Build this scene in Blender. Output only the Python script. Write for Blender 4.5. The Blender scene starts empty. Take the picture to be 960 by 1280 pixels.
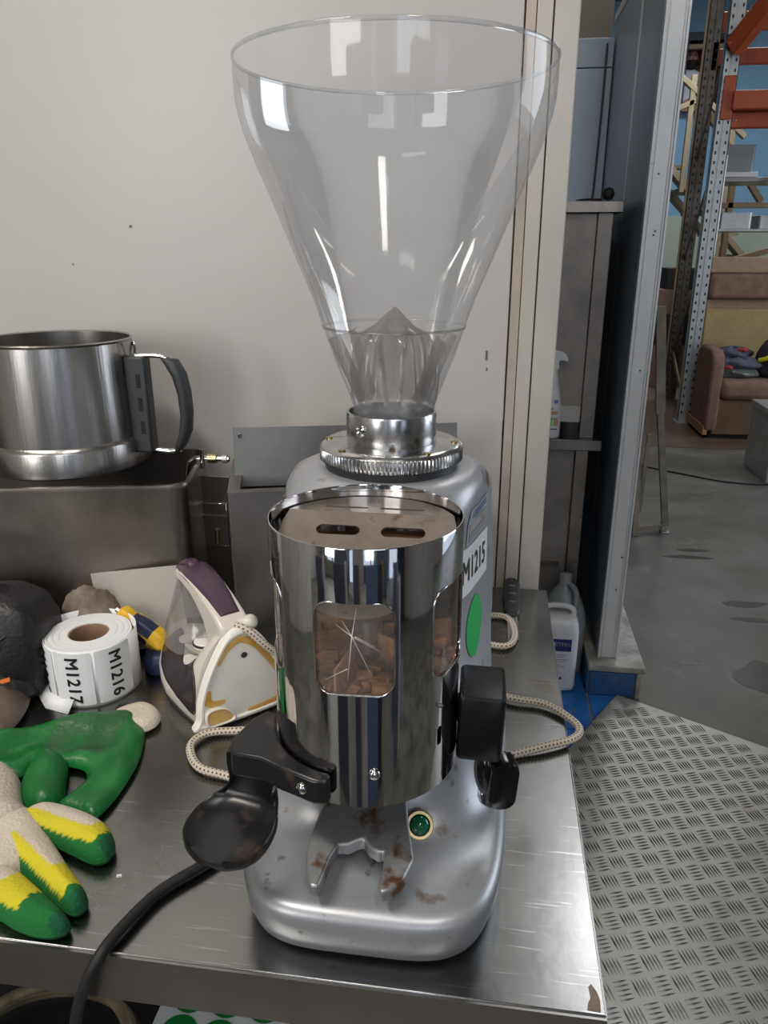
import bpy, bmesh, math, random
from mathutils import Vector, Matrix
random.seed(7)
PI = math.pi
S = bpy.context.scene
COL = S.collection
# ---------------------------------------------------------------- camera, world, lights, exposure
cd = bpy.data.cameras.new('camera'); cam = bpy.data.objects.new('camera', cd); COL.objects.link(cam)
cam.location = (0.0768, -0.588, 1.365)
cam.rotation_euler = (math.radians(90 - 19.3), 0, math.radians(8))
cd.sensor_fit = 'VERTICAL'; cd.sensor_height = 36; cd.sensor_width = 27; cd.lens = 950 / 1280 * 36
cd.clip_start = 0.02; cd.clip_end = 100
S.camera = cam
S.view_settings.view_transform = 'Standard'; S.view_settings.look = 'None'
S.view_settings.gamma = 1; S.view_settings.use_curve_mapping = False
S.view_settings.exposure = -0.18
w = bpy.data.worlds.new('sky'); S.world = w; w.use_nodes = True
bg = w.node_tree.nodes['Background']; bg.inputs[0].default_value = (0.72, 0.83, 1.0, 1); bg.inputs[1].default_value = 1.3
def area(name, loc, aim, sx, sy, power, col=(1, 1, 1)):
    l = bpy.data.lights.new(name, 'AREA'); l.shape = 'RECTANGLE'; l.size = sx; l.size_y = sy; l.energy = power; l.color = col
    o = bpy.data.objects.new(name, l); COL.objects.link(o); o.location = loc
    o.rotation_euler = (Vector(aim) - Vector(loc)).to_track_quat('-Z', 'Y').to_euler()
    return o
# daylight entering by the openings, and the ceiling fixtures
area('window_light', (-2.2, -4.7, 2.2), (-0.3, 0.3, 1.1), 1.8, 2.2, 125, (1.0, 0.97, 0.92))
area('window_light', (1.6, -4.7, 2.2), (0.5, 0.5, 1.0), 1.8, 2.2, 50, (0.92, 0.96, 1.0))
area('door_light', (5.6, 3.0, 2.2), (1.0, 3.0, 0.8), 3.2, 3.4, 110, (0.88, 0.94, 1.0))
area('ceiling_lamp_light', (-1.3, -1.2, 3.9), (-0.5, -0.1, 0.5), 1.2, 0.25, 66, (1.0, 0.93, 0.84))
area('ceiling_lamp_light', (0.9, 3.3, 4.0), (0.9, 3.3, 0), 0.5, 2.4, 28, (0.95, 0.98, 1.0))
area('ceiling_lamp_light', (2.2, 7.6, 4.0), (2.2, 7.6, 0), 1.6, 1.6, 75, (0.95, 0.98, 1.0))
area('ceiling_lamp_light', (0.7, -1.6, 4.0), (0.4, -0.2, 0.6), 0.3, 1.4, 34, (1.0, 0.96, 0.9))
# ---------------------------------------------------------------- materials
def mat(name, col=(0.5, 0.5, 0.5), rough=0.5, metal=0.0, noise=0.0, nscale=20, bump=0.0, bscale=60, col2=None, spots=None,
        rvar=0.0, stretch=None, coat=0.0, emit=None, spec=None, nlo=0.35, nhi=0.65, trans=0.0, ior=1.45, ctx='Object', alpha=1):
    m = bpy.data.materials.new(name); m.use_nodes = True; nt = m.node_tree; N = nt.nodes; L = nt.links
    b = N['Principled BSDF']; b.inputs['Roughness'].default_value = rough; b.inputs['Metallic'].default_value = metal
    b.inputs['Coat Weight'].default_value = coat; b.inputs['IOR'].default_value = ior
    b.inputs['Transmission Weight'].default_value = trans; b.inputs['Alpha'].default_value = alpha
    if spec is not None: b.inputs['Specular IOR Level'].default_value = spec
    b.inputs['Base Color'].default_value = (*col, 1)
    tc = N.new('ShaderNodeTexCoord'); mp = N.new('ShaderNodeMapping'); L.new(tc.outputs[ctx], mp.inputs[0])
    if stretch: mp.inputs['Scale'].default_value = stretch
    last = None
    if noise > 0 or col2:
        n = N.new('ShaderNodeTexNoise'); n.inputs['Scale'].default_value = nscale; n.inputs['Detail'].default_value = 6
        n.inputs['Roughness'].default_value = 0.6
        L.new(mp.outputs[0], n.inputs['Vector'])
        r = N.new('ShaderNodeValToRGB'); e = r.color_ramp.elements
        e[0].position = nlo; e[1].position = nhi
        c2 = col2 or tuple(min(1, c * (1 - noise)) for c in col)
        e[0].color = (*c2, 1); e[1].color = (*col, 1)
        L.new(n.outputs['Fac'], r.inputs[0]); last = r.outputs[0]
        if rvar:
            mr = N.new('ShaderNodeMapRange'); mr.inputs[1].default_value = 0.3; mr.inputs[2].default_value = 0.7
            mr.inputs[3].default_value = rough - rvar; mr.inputs[4].default_value = rough + rvar
            L.new(n.outputs['Fac'], mr.inputs[0]); L.new(mr.outputs[0], b.inputs['Roughness'])
    for sp in (spots or []):      # (colour, scale, low, high)
        n2 = N.new('ShaderNodeTexNoise'); n2.inputs['Scale'].default_value = sp[1]; n2.inputs['Detail'].default_value = 5
        L.new(tc.outputs[ctx], n2.inputs['Vector'])
        mr = N.new('ShaderNodeMapRange'); mr.inputs[1].default_value = sp[2]; mr.inputs[2].default_value = sp[3]
        L.new(n2.outputs['Fac'], mr.inputs[0])
        mx = N.new('ShaderNodeMix'); mx.data_type = 'RGBA'
        L.new(mr.outputs[0], mx.inputs[0]); mx.inputs[7].default_value = (*sp[0], 1)
        if last: L.new(last, mx.inputs[6])
        else: mx.inputs[6].default_value = (*col, 1)
        last = mx.outputs[2]
    if last: L.new(last, b.inputs['Base Color'])
    if bump:
        n3 = N.new('ShaderNodeTexNoise'); n3.inputs['Scale'].default_value = bscale; n3.inputs['Detail'].default_value = 4
        L.new(mp.outputs[0], n3.inputs['Vector'])
        bp = N.new('ShaderNodeBump'); bp.inputs['Strength'].default_value = bump; bp.inputs['Distance'].default_value = 0.002
        L.new(n3.outputs['Fac'], bp.inputs['Height']); L.new(bp.outputs[0], b.inputs['Normal'])
    if emit:
        b.inputs['Emission Color'].default_value = (*emit[:3], 1); b.inputs['Emission Strength'].default_value = emit[3]
    return m
def add_scratches(m, col, ang=52, amount=0.28):
    nt = m.node_tree; N = nt.nodes; L = nt.links; b = N['Principled BSDF']
    tc = N.new('ShaderNodeTexCoord'); prev = b.inputs['Base Color'].links[0].from_socket
    for k, (an, sx, sy, lo) in enumerate(((ang, 14, 300, 0.655), (ang - 24, 17, 330, 0.665), (ang + 35, 13, 260, 0.68))):
        mp = N.new('ShaderNodeMapping'); mp.inputs['Rotation'].default_value = (0, 0, math.radians(an)); mp.inputs['Scale'].default_value = (sx, sy, 1)
        n = N.new('ShaderNodeTexNoise'); n.inputs['Scale'].default_value = 1; n.inputs['Detail'].default_value = 2
        mr = N.new('ShaderNodeMapRange'); mr.inputs[1].default_value = lo; mr.inputs[2].default_value = lo + 0.06; mr.inputs[4].default_value = amount
        mx = N.new('ShaderNodeMix'); mx.data_type = 'RGBA'; mx.inputs[7].default_value = (*col, 1)
        L.new(tc.outputs['Object'], mp.inputs[0]); L.new(mp.outputs[0], n.inputs[0]); L.new(n.outputs[0], mr.inputs[0]); L.new(mr.outputs[0], mx.inputs[0])
        L.new(prev, mx.inputs[6]); prev = mx.outputs[2]
    L.new(prev, b.inputs['Base Color'])
def clear_mat(name, tint=(0.93, 0.94, 0.95), haze=0.06, hazecol=(0.7, 0.72, 0.75), rough=0.06, dirt=0.0, fres=1.0, ior=1.49, fmax=0.38):
    m = bpy.data.materials.new(name); m.use_nodes = True; nt = m.node_tree; N = nt.nodes; L = nt.links
    N.remove(N['Principled BSDF']); out = N['Material Output']
    t = N.new('ShaderNodeBsdfTransparent'); t.inputs[0].default_value = (*tint, 1)
    g = N.new('ShaderNodeBsdfGlossy'); g.inputs['Roughness'].default_value = rough
    d = N.new('ShaderNodeBsdfDiffuse'); d.inputs[0].default_value = (*hazecol, 1)
    lw = N.new('ShaderNodeFresnel'); lw.inputs[0].default_value = ior
    m0 = N.new('ShaderNodeMath'); m0.operation = 'MULTIPLY'; m0.inputs[1].default_value = fres; L.new(lw.outputs[0], m0.inputs[0])
    mu = N.new('ShaderNodeMath'); mu.operation = 'MINIMUM'; mu.inputs[1].default_value = fmax; L.new(m0.outputs[0], mu.inputs[0])
    a = N.new('ShaderNodeMixShader'); L.new(t.outputs[0], a.inputs[1]); L.new(d.outputs[0], a.inputs[2]); a.inputs[0].default_value = haze
    if dirt:
        tc = N.new('ShaderNodeTexCoord'); n = N.new('ShaderNodeTexNoise'); n.inputs['Scale'].default_value = 28; n.inputs['Detail'].default_value = 8
        L.new(tc.outputs['Object'], n.inputs[0]); mr = N.new('ShaderNodeMapRange'); mr.inputs[1].default_value = 0.4; mr.inputs[2].default_value = 0.75
        mr.inputs[3].default_value = haze; mr.inputs[4].default_value = haze + dirt; L.new(n.outputs[0], mr.inputs[0]); L.new(mr.outputs[0], a.inputs[0])
    c = N.new('ShaderNodeMixShader'); L.new(mu.outputs[0], c.inputs[0]); L.new(a.outputs[0], c.inputs[1]); L.new(g.outputs[0], c.inputs[2])
    L.new(c.outputs[0], out.inputs[0])
    return m
M = {}
M['wall'] = mat('white_panel', (0.455, 0.432, 0.42), 0.35, 0, 0.05, 2.5, bump=0.15, bscale=25, spots=[((0.35, 0.31, 0.27), 60, 0.74, 0.78)])
M['trim'] = mat('cream_trim', (0.455, 0.43, 0.40), 0.35, 0, 0.12, 6, spots=[((0.22, 0.17, 0.13), 35, 0.68, 0.76)])
M['trim_shade'] = mat('stained_trim', (0.42, 0.36, 0.31), 0.5, 0, 0.25, 8)
M['dark'] = mat('dark', (0.012, 0.012, 0.013), 0.8)
M['steel'] = mat('brushed_steel', (0.265, 0.265, 0.26), 0.24, 1, 0.18, 7, bump=0.06, bscale=45, rvar=0.06, spots=[((0.22, 0.2, 0.17), 14, 0.66, 0.72)])
add_scratches(M['steel'], (0.62, 0.63, 0.64))
M['steel_v'] = mat('satin_pot_steel', (0.50, 0.48, 0.46), 0.26, 1, 0.15, 60, stretch=(1, 1, 0.05), bump=0.1, bscale=300)
M['steel_dull'] = mat('dull_steel', (0.36, 0.34, 0.33), 0.34, 1, 0.25, 5, rvar=0.08)
M['steel_brown'] = mat('brown_patched_steel', (0.33, 0.29, 0.26), 0.36, 1, 0.45, 5, rvar=0.06)  # brown patches put the pan's reflections into the steel colour
M['steel_dark'] = mat('dark_satin_steel', (0.19, 0.185, 0.18), 0.42, 0.8, 0.2, 12)
M['cab_steel'] = mat('stained_cabinet_steel', (0.30, 0.27, 0.245), 0.45, 0.5, 0.35, 6)
M['chrome'] = mat('chrome', (0.62, 0.62, 0.63), 0.055, 1, 0.1, 30, rvar=0.02, bump=0.02, bscale=40)
M['alu'] = mat('silver_painted_casting', (0.43, 0.445, 0.475), 0.38, 0.55, 0.12, 18, bump=0.08, bscale=150, spots=[((0.17, 0.11, 0.07), 30, 0.64, 0.72), ((0.24, 0.22, 0.19), 70, 0.66, 0.72)])
M['alu_clean'] = mat('machined_aluminium', (0.62, 0.62, 0.62), 0.24, 1, 0.25, 40, rvar=0.08, spots=[((0.25, 0.2, 0.15), 90, 0.62, 0.7)])
M['alu_satin'] = mat('anodised_aluminium', (0.70, 0.71, 0.72), 0.42, 0.25, 0.1, 9, spots=[((0.2, 0.2, 0.2), 25, 0.74, 0.78)])
M['warm_steel'] = mat('warm_reflection_stained_steel', (0.52, 0.45, 0.40), 0.32, 0.9, 0.2, 60, spots=[((0.3, 0.2, 0.14), 80, 0.62, 0.72)])  # warm base colour paints in the grid's reflection; the spots are coffee
M['hopper'] = clear_mat('clear_hopper_plastic', (0.95, 0.96, 0.97), 0.115, (0.62, 0.65, 0.70), 0.05, 0.05, 1.0)
M['guard'] = clear_mat('dusty_clear_plastic', (0.86, 0.84, 0.82), 0.16, (0.46, 0.43, 0.41), 0.12, 0.22, 1.2)
M['window'] = clear_mat('clear_window_plastic', (0.92, 0.9, 0.88), 0.06, (0.6, 0.57, 0.54), 0.05, 0.1, 1.0)
M['tank'] = clear_mat('smoky_clear_plastic', (0.80, 0.79, 0.79), 0.22, (0.55, 0.53, 0.52), 0.12, 0.0, 1.2)
M['milky'] = clear_mat('milky_plastic', (0.62, 0.65, 0.66), 0.5, (0.42, 0.46, 0.48), 0.25, 0.0, 1.0)
M['blackp'] = mat('black_plastic', (0.012, 0.012, 0.014), 0.28, 0, 0.2, 30, spots=[((0.07, 0.045, 0.035), 45, 0.58, 0.72)])
M['blackm'] = mat('matt_black_plastic', (0.006, 0.006, 0.007), 0.35, spec=0.3)
M['blackg'] = mat('glossy_black_plastic', (0.006, 0.006, 0.007), 0.15)
M['rubber'] = mat('black_rubber', (0.015, 0.015, 0.016), 0.55)
M['greyp'] = mat('dark_grey_plastic', (0.035, 0.037, 0.04), 0.45)
M['green_lamp'] = mat('green_lens', (0.0, 0.13, 0.05), 0.08, coat=1)
M['brass'] = mat('brass', (0.55, 0.42, 0.22), 0.25, 1, 0.2, 40)
M['coffee'] = mat('coffee_residue', (0.20, 0.085, 0.04), 0.7, 0, 0, 60, col2=(0.42, 0.22, 0.10), bump=0.6, bscale=200)
M['white_paper'] = mat('white_sticker', (0.80, 0.81, 0.83), 0.45)
M['ink'] = mat('black_ink', (0.012, 0.012, 0.014), 0.5)
M['inkblue'] = mat('blue_ink', (0.12, 0.20, 0.42), 0.5)
M['inkgrey'] = mat('grey_ink', (0.28, 0.28, 0.29), 0.5)
M['green_dot'] = mat('green_sticker', (0.0, 0.45, 0.09), 0.5)
M['green_dot2'] = mat('green_sticker_sheet', (0.0, 0.22, 0.04), 0.5)
M['iron_white'] = mat('cream_plastic', (0.66, 0.62, 0.55), 0.3, 0, 0.06, 12)
M['iron_heel'] = mat('white_heel_plastic', (0.83, 0.80, 0.74), 0.4, 0, 0.06, 30, bump=0.3, bscale=80)
M['amber'] = mat('amber_scorch', (0.66, 0.33, 0.045), 0.4, 0, 0, 30, col2=(0.72, 0.50, 0.20))
M['purple'] = mat('purple_plastic', (0.075, 0.04, 0.065), 0.3, 0, 0.2, 20)
M['purple2'] = mat('dark_purple_plastic', (0.035, 0.026, 0.032), 0.32, 0, 0.2, 20)
M['leather'] = mat('black_leather', (0.012, 0.012, 0.015), 0.42, bump=0.5, bscale=260, noise=0.3, nscale=30)
M['rag'] = mat('taupe_cloth', (0.27, 0.22, 0.18), 0.9, 0, 0, 40, col2=(0.13, 0.10, 0.08), bump=0.8, bscale=60)
M['cardboard'] = mat('brown_cardboard', (0.33, 0.20, 0.12), 0.8, 0, 0.15, 50)
M['bag_brown'] = mat('brown_plastic_bag', (0.11, 0.085, 0.065), 0.35, 0, 0.3, 20, bump=0.4, bscale=30)
M['yellow'] = mat('yellow_plastic', (0.72, 0.42, 0.02), 0.4)
M['navy'] = mat('navy_plastic', (0.015, 0.022, 0.07), 0.4)
M['orange'] = mat('orange_paint', (0.30, 0.062, 0.022), 0.35, 0, 0.2, 8, spots=[((0.45, 0.4, 0.36), 40, 0.7, 0.74)])
M['galv'] = mat('galvanised_steel', (0.50, 0.52, 0.52), 0.38, 0.7, 0.2, 20)
M['galv_dark'] = mat('rusty_galvanised_steel', (0.17, 0.15, 0.13), 0.5, 0.5, 0.4, 20)
M['wood'] = mat('pine_wood', (0.33, 0.23, 0.13), 0.6, 0, 0.3, 12, stretch=(1, 1, 0.2))
M['wood_or'] = mat('orange_wood', (0.42, 0.19, 0.07), 0.5, 0, 0.25, 12)
M['stairs'] = mat('beige_painted_wood', (0.27, 0.22, 0.14), 0.55, 0, 0.2, 10)
M['sofa'] = mat('dusty_brown_plush', (0.235, 0.135, 0.105), 0.95, 0, 0, 14, col2=(0.165, 0.095, 0.075), bump=0.5, bscale=200)
M['sofa_y'] = mat('mustard_cloth', (0.36, 0.27, 0.13), 0.95, 0, 0.15, 20)
M['sofa_b'] = mat('beige_cloth', (0.33, 0.24, 0.16), 0.95, 0, 0.15, 20)
M['sofa_d'] = mat('brown_board', (0.14, 0.085, 0.05), 0.7, 0, 0.25, 10)
M['jacket'] = mat('grey_blue_cloth', (0.095, 0.10, 0.14), 0.85, 0, 0.4, 25, bump=0.6, bscale=50)
M['jacket2'] = mat('black_cloth', (0.012, 0.012, 0.018), 0.8)
M['red'] = mat('red_cloth', (0.32, 0.03, 0.03), 0.8)
M['hivis'] = mat('fluorescent_yellow', (0.62, 0.62, 0.02), 0.6)
M['blue_wall'] = mat('pale_blue_wall', (0.20, 0.40, 0.60), 0.7, 0, 0.12, 3)
M['green_wall'] = mat('pale_green_wall', (0.42, 0.50, 0.42), 0.7, 0, 0.12, 3)
M['blue_panel'] = mat('grey_blue_panel', (0.29, 0.365, 0.45), 0.33, 0, 0.08, 2, bump=0.05, bscale=8)
M['blue_tile'] = mat('blue_tile', (0.022, 0.15, 0.48), 0.25, 0, 0.25, 14, spots=[((0.1, 0.13, 0.17), 30, 0.6, 0.75)])
M['blue_tile_d'] = mat('dusty_blue_tile', (0.03, 0.11, 0.29), 0.35, 0, 0.25, 14, spots=[((0.16, 0.17, 0.17), 30, 0.58, 0.75)])
M['grout'] = mat('grout', (0.25, 0.22, 0.17), 0.9, 0, 0.3, 60)
M['curbtop'] = mat('dirty_white_paint', (0.42, 0.41, 0.38), 0.6, 0, 0, 16, col2=(0.2, 0.19, 0.17), bump=0.4, bscale=60)
M['concrete'] = mat('worn_concrete', (0.145, 0.142, 0.126), 0.5, 0, 0, 2.6, col2=(0.065, 0.061, 0.051), bump=0.2, bscale=30, rvar=0.1, spots=[((0.03, 0.024, 0.018), 2.6, 0.69, 0.72), ((0.19, 0.185, 0.168), 7, 0.62, 0.8)])
M['plate'] = mat('aluminium_plate', (0.36, 0.355, 0.325), 0.42, 0.7, 0.22, 9, rvar=0.08, spots=[((0.3, 0.28, 0.23), 12, 0.62, 0.75)])
M['treads'] = mat('aluminium_treads', (0.42, 0.42, 0.40), 0.27, 0.9, 0.1, 9)
M['ceil'] = mat('olive_grey_ceiling', (0.19, 0.175, 0.145), 0.8, 0, 0.15, 3)
M['shell'] = mat('grey_rendered_wall', (0.36, 0.345, 0.32), 0.8, 0, 0.2, 3)
M['shell_dark'] = mat('dark_blue_grey_door', (0.06, 0.07, 0.10), 0.5)
M['skin'] = mat('skin', (0.36, 0.20, 0.15), 0.6)
M['hair'] = mat('dark_hair', (0.02, 0.014, 0.012), 0.8)
M['tshirt'] = mat('pale_blue_tshirt', (0.66, 0.70, 0.80), 0.9)
M['trousers'] = mat('dark_trousers', (0.01, 0.012, 0.025), 0.9)
M['brick'] = mat('brown_brick', (0.22, 0.11, 0.07), 0.8, 0, 0.3, 10)
M['navyframe'] = mat('navy_frame', (0.012, 0.018, 0.04), 0.5)
M['card'] = mat('carton', (0.32, 0.20, 0.17), 0.8, 0, 0.25, 10)
M['card2'] = mat('dark_cloth_bundle', (0.05, 0.045, 0.05), 0.8, 0, 0.3, 10)
M['canister'] = mat('white_canister_plastic', (0.66, 0.67, 0.69), 0.35)
M['label_navy'] = mat('navy_label', (0.035, 0.03, 0.16), 0.5)
M['label_green'] = mat('green_label', (0.10, 0.50, 0.04), 0.5)
M['label_tan'] = mat('tan_label', (0.45, 0.30, 0.20), 0.5)
M['hose'] = mat('dirty_beige_hose', (0.36, 0.29, 0.19), 0.6, 0, 0.45, 30)
M['lit'] = mat('lamp_diffuser', (0.9, 0.9, 0.9), 0.5, emit=(1, 0.98, 0.94, 4))
def cord_mat():
    m = bpy.data.materials.new('braided_cord'); m.use_nodes = True; N = m.node_tree.nodes; L = m.node_tree.links
    b = N['Principled BSDF']; b.inputs['Roughness'].default_value = 0.85
    at = N.new('ShaderNodeUVMap'); mp = N.new('ShaderNodeMapping'); mp.inputs['Scale'].default_value = (1, 1, 1); L.new(at.outputs[0], mp.inputs[0])
    ck = N.new('ShaderNodeTexBrick'); ck.inputs['Color1'].default_value = (0.03, 0.026, 0.022, 1); ck.inputs['Color2'].default_value = (0.03, 0.026, 0.022, 1)
    ck.inputs['Mortar'].default_value = (0.56, 0.49, 0.40, 1); ck.inputs['Scale'].default_value = 1; ck.inputs['Mortar Size'].default_value = 0.30
    ck.inputs['Brick Width'].default_value = 1.0; ck.inputs['Row Height'].default_value = 1.0; ck.inputs['Mortar Smooth'].default_value = 0.0
    L.new(mp.outputs[0], ck.inputs[0]); L.new(ck.outputs[0], b.inputs['Base Color'])
    return m
M['cord'] = cord_mat()
def vc_mat(name, rough=0.9, bump=0.8, bscale=350, noise=0.0):
    m = bpy.data.materials.new(name); m.use_nodes = True; N = m.node_tree.nodes; L = m.node_tree.links
    b = N['Principled BSDF']; b.inputs['Roughness'].default_value = rough
    at = N.new('ShaderNodeAttribute'); at.attribute_name = 'dye'; L.new(at.outputs[0], b.inputs['Base Color'])
    tc = N.new('ShaderNodeTexCoord'); n = N.new('ShaderNodeTexNoise'); n.inputs['Scale'].default_value = bscale; L.new(tc.outputs['Object'], n.inputs[0])
    bp = N.new('ShaderNodeBump'); bp.inputs['Strength'].default_value = bump; bp.inputs['Distance'].default_value = 0.0015
    L.new(n.outputs[0], bp.inputs['Height']); L.new(bp.outputs[0], b.inputs['Normal'])
    return m
M['glove'] = vc_mat('knitted_glove'); M['glove_g'] = vc_mat('rubbered_glove', 0.38, 0.5, 200)
# ---------------------------------------------------------------- mesh helpers
def link(name, me, m=None, parent=None, loc=None, smooth=None, rot=None):
    o = bpy.data.objects.new(name, me); COL.objects.link(o)
    if m is not None and not me.materials: me.materials.append(m)
    if parent is not None: o.parent = parent
    if loc is not None: o.location = loc
    if rot is not None: o.rotation_euler = rot
    if smooth is not None and len(me.polygons):
        me.polygons.foreach_set('use_smooth', [True] * len(me.polygons))
        me.set_sharp_from_angle(angle=math.radians(smooth))
    return o
class B:
    def __init__(s): s.v = []; s.f = []
    def add(s, vs, fs, mt=None):
        k = len(s.v)
        s.v += [tuple(mt @ Vector(p)) if mt else tuple(p) for p in vs]
        s.f += [tuple(i + k for i in f) for f in fs]; return s
    def box(s, x0, x1, y0, y1, z0, z1, mt=None):
        return s.add([(x0, y0, z0), (x1, y0, z0), (x1, y1, z0), (x0, y1, z0), (x0, y0, z1), (x1, y0, z1), (x1, y1, z1), (x0, y1, z1)],
                     [(0, 3, 2, 1), (4, 5, 6, 7), (0, 1, 5, 4), (1, 2, 6, 5), (2, 3, 7, 6), (3, 0, 4, 7)], mt)
    def loft(s, rings, cap0=True, cap1=True, mt=None, closed=True):
        n = len(rings[0]); vs = [p for r in rings for p in r]; fs = []
        for i in range(len(rings) - 1):
            for j in range(n if closed else n - 1):
                a = i * n + j; b = i * n + (j + 1) % n
                fs.append((a, b, b + n, a + n))
        if cap0: fs.append(tuple(range(n - 1, -1, -1)))
        if cap1: fs.append(tuple((len(rings) - 1) * n + j for j in range(n)))
        return s.add(vs, fs, mt)
    def lathe(s, prof, n=48, cap0=False, cap1=False, mt=None, a0=0, a1=2 * PI):
        full = abs(a1 - a0 - 2 * PI) < 1e-6
        m = n if full else n + 1
        rings = [[(r * math.cos(a0 + (a1 - a0) * k / n), r * math.sin(a0 + (a1 - a0) * k / n), z) for k in range(m)] for r, z in prof]
        return s.loft(rings, cap0, cap1, mt, closed=full)
    def cyl(s, p0, p1, r, n=16, r1=None):
        p0 = Vector(p0); p1 = Vector(p1); d = (p1 - p0); q = d.to_track_quat('Z', 'Y').to_matrix().to_4x4()
        return s.lathe([(r, 0), (r if r1 is None else r1, d.length)], n, True, True, Matrix.Translation(p0) @ q)
    def bar(s, p0, p1, wx, wz, up=(0, 0, 1)):
        p0 = Vector(p0); p1 = Vector(p1); d = (p1 - p0).normalized(); u = Vector(up)
        if abs(d.dot(u)) > 0.98: u = Vector((0, 1, 0))
        a = d.cross(u).normalized() * wx / 2; b = a.cross(d).normalized() * wz / 2
        vs = [p0 - a - b, p0 + a - b, p0 + a + b, p0 - a + b, p1 - a - b, p1 + a - b, p1 + a + b, p1 - a + b]
        return s.add(vs, [(3, 2, 1, 0), (4, 5, 6, 7), (0, 1, 5, 4), (1, 2, 6, 5), (2, 3, 7, 6), (3, 0, 4, 7)])
    def prism(s, pts, z0, z1, mt=None):
        n = len(pts)
        return s.loft([[(x, y, z0) for x, y in pts], [(x, y, z1) for x, y in pts]], True, True, mt)
    def mesh(s, name):
        me = bpy.data.meshes.new(name); me.from_pydata(s.v, [], s.f); me.update()
        bm = bmesh.new(); bm.from_mesh(me); bmesh.ops.recalc_face_normals(bm, faces=bm.faces); bm.to_mesh(me); bm.free()
        return me
    def build(s, name, m, parent=None, loc=None, smooth=None, bevel=0, seg=2, rot=None):
        o = link(name, s.mesh(name), m, parent, loc, smooth, rot)
        if bevel:
            b = o.modifiers.new('bevel', 'BEVEL'); b.width = bevel; b.segments = seg; b.limit_method = 'ANGLE'; b.angle_limit = math.radians(35)
            if smooth is None:
                o.data.polygons.foreach_set('use_smooth', [True] * len(o.data.polygons)); o.data.set_sharp_from_angle(angle=math.radians(50))
                b.harden_normals = False
        return o
def spline(pts, n=8):
    P = [Vector(p) for p in pts]; out = []
    for i in range(len(P) - 1):
        a = P[max(i - 1, 0)]; b = P[i]; c = P[i + 1]; d = P[min(i + 2, len(P) - 1)]
        for k in range(n):
            t = k / n
            out.append(0.5 * ((2 * b) + (c - a) * t + (2 * a - 5 * b + 4 * c - d) * t * t + (3 * b - a - 3 * c + d) * t ** 3))
    out.append(P[-1]); return out
def tube(name, pts, r, m, parent=None, n=12, sub=8, uvlen=None, radii=None):
    P = spline(pts, sub) if sub else [Vector(p) for p in pts]
    rings = []; up = Vector((0, 0, 1)); prev = None; lens = [0]
    for i, p in enumerate(P):
        t = (P[min(i + 1, len(P) - 1)] - P[max(i - 1, 0)]).normalized()
        if prev is None: a = t.cross(up if abs(t.z) < 0.95 else Vector((1, 0, 0))).normalized()
        else: a = (prev - t * prev.dot(t)).normalized()
        prev = a; b = t.cross(a)
        rr = r if radii is None else radii[min(len(radii) - 1, int(i / max(1, sub)))]
        rings.append([tuple(p + (a * math.cos(2 * PI * k / n) + b * math.sin(2 * PI * k / n)) * rr) for k in range(n)])
        if i: lens.append(lens[-1] + (p - P[i - 1]).length)
    bb = B().loft(rings)
    me = bpy.data.meshes.new(name); me.from_pydata(bb.v, [], bb.f); me.update()
    if uvlen:
        uv = me.uv_layers.new(name='UVMap')
        for poly in me.polygons:
            ks = [me.loops[l].vertex_index for l in poly.loop_indices]
            ang = [k % n for k in ks]; wrap = max(ang) - min(ang) > n / 2
            for l in poly.loop_indices:
                k = me.loops[l].vertex_index; i, j = divmod(k, n)
                if wrap and j == 0: j = n
                uv.data[l].uv = (lens[i] / uvlen, j / n * 6)
    return link(name, me, m, parent, None, 60)
def empty(name, loc=(0, 0, 0), rz=0, rot=None):
    o = bpy.data.objects.new(name, None); COL.objects.link(o); o.location = loc
    o.rotation_euler = rot if rot else (0, 0, rz); o.empty_display_size = 0.05; return o
def tag(o, label, cat, group=None):
    o['label'] = label; o['category'] = cat
    if group: o['group'] = group
    return o
def struct(o): o['kind'] = 'structure'; return o
def bake_bool(o, cutters, op='DIFFERENCE'):
    for c in cutters:
        md = o.modifiers.new('b', 'BOOLEAN'); md.object = c; md.operation = op; md.solver = 'EXACT'
    bpy.context.view_layer.update()
    dg = bpy.context.evaluated_depsgraph_get()
    me = bpy.data.meshes.new_from_object(o.evaluated_get(dg)); o.modifiers.clear()
    old = o.data; o.data = me
    for c in cutters: bpy.data.objects.remove(c, do_unlink=True)
def rrect(w_, h_, r, n=6):
    out = []
    for cx, cy, a in ((w_ / 2 - r, h_ / 2 - r, 0), (-w_ / 2 + r, h_ / 2 - r, 90), (-w_ / 2 + r, -h_ / 2 + r, 180), (w_ / 2 - r, -h_ / 2 + r, 270)):
        for k in range(n + 1):
            t = math.radians(a + 90 * k / n); out.append((cx + r * math.cos(t), cy + r * math.sin(t)))
    return out
def text_mesh(txt, size, depth=0.0, bold=0.028):
    cu = bpy.data.curves.new('lettering', 'FONT'); cu.body = txt; cu.size = size; cu.extrude = depth; cu.align_x = 'CENTER'; cu.align_y = 'CENTER'
    cu.resolution_u = 3; cu.space_character = 1.06
    o = bpy.data.objects.new('t', cu); COL.objects.link(o); bpy.context.view_layer.update()
    me = bpy.data.meshes.new_from_object(o.evaluated_get(bpy.context.evaluated_depsgraph_get()))
    bpy.data.objects.remove(o, do_unlink=True)
    if bold:      # thicken the strokes: the outline repeated with small shifts
        bm = bmesh.new(); d = size * bold
        for dx, dy in ((0, 0), (d, 0), (-d, 0), (0, d * .7), (0, -d * .7)):
            k = len(bm.verts); bm.from_mesh(me); bm.verts.ensure_lookup_table()
            for v in bm.verts[k:]: v.co.x += dx; v.co.y += dy; v.co.z += 0
        bm.to_mesh(me); bm.free()
    return me
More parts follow.
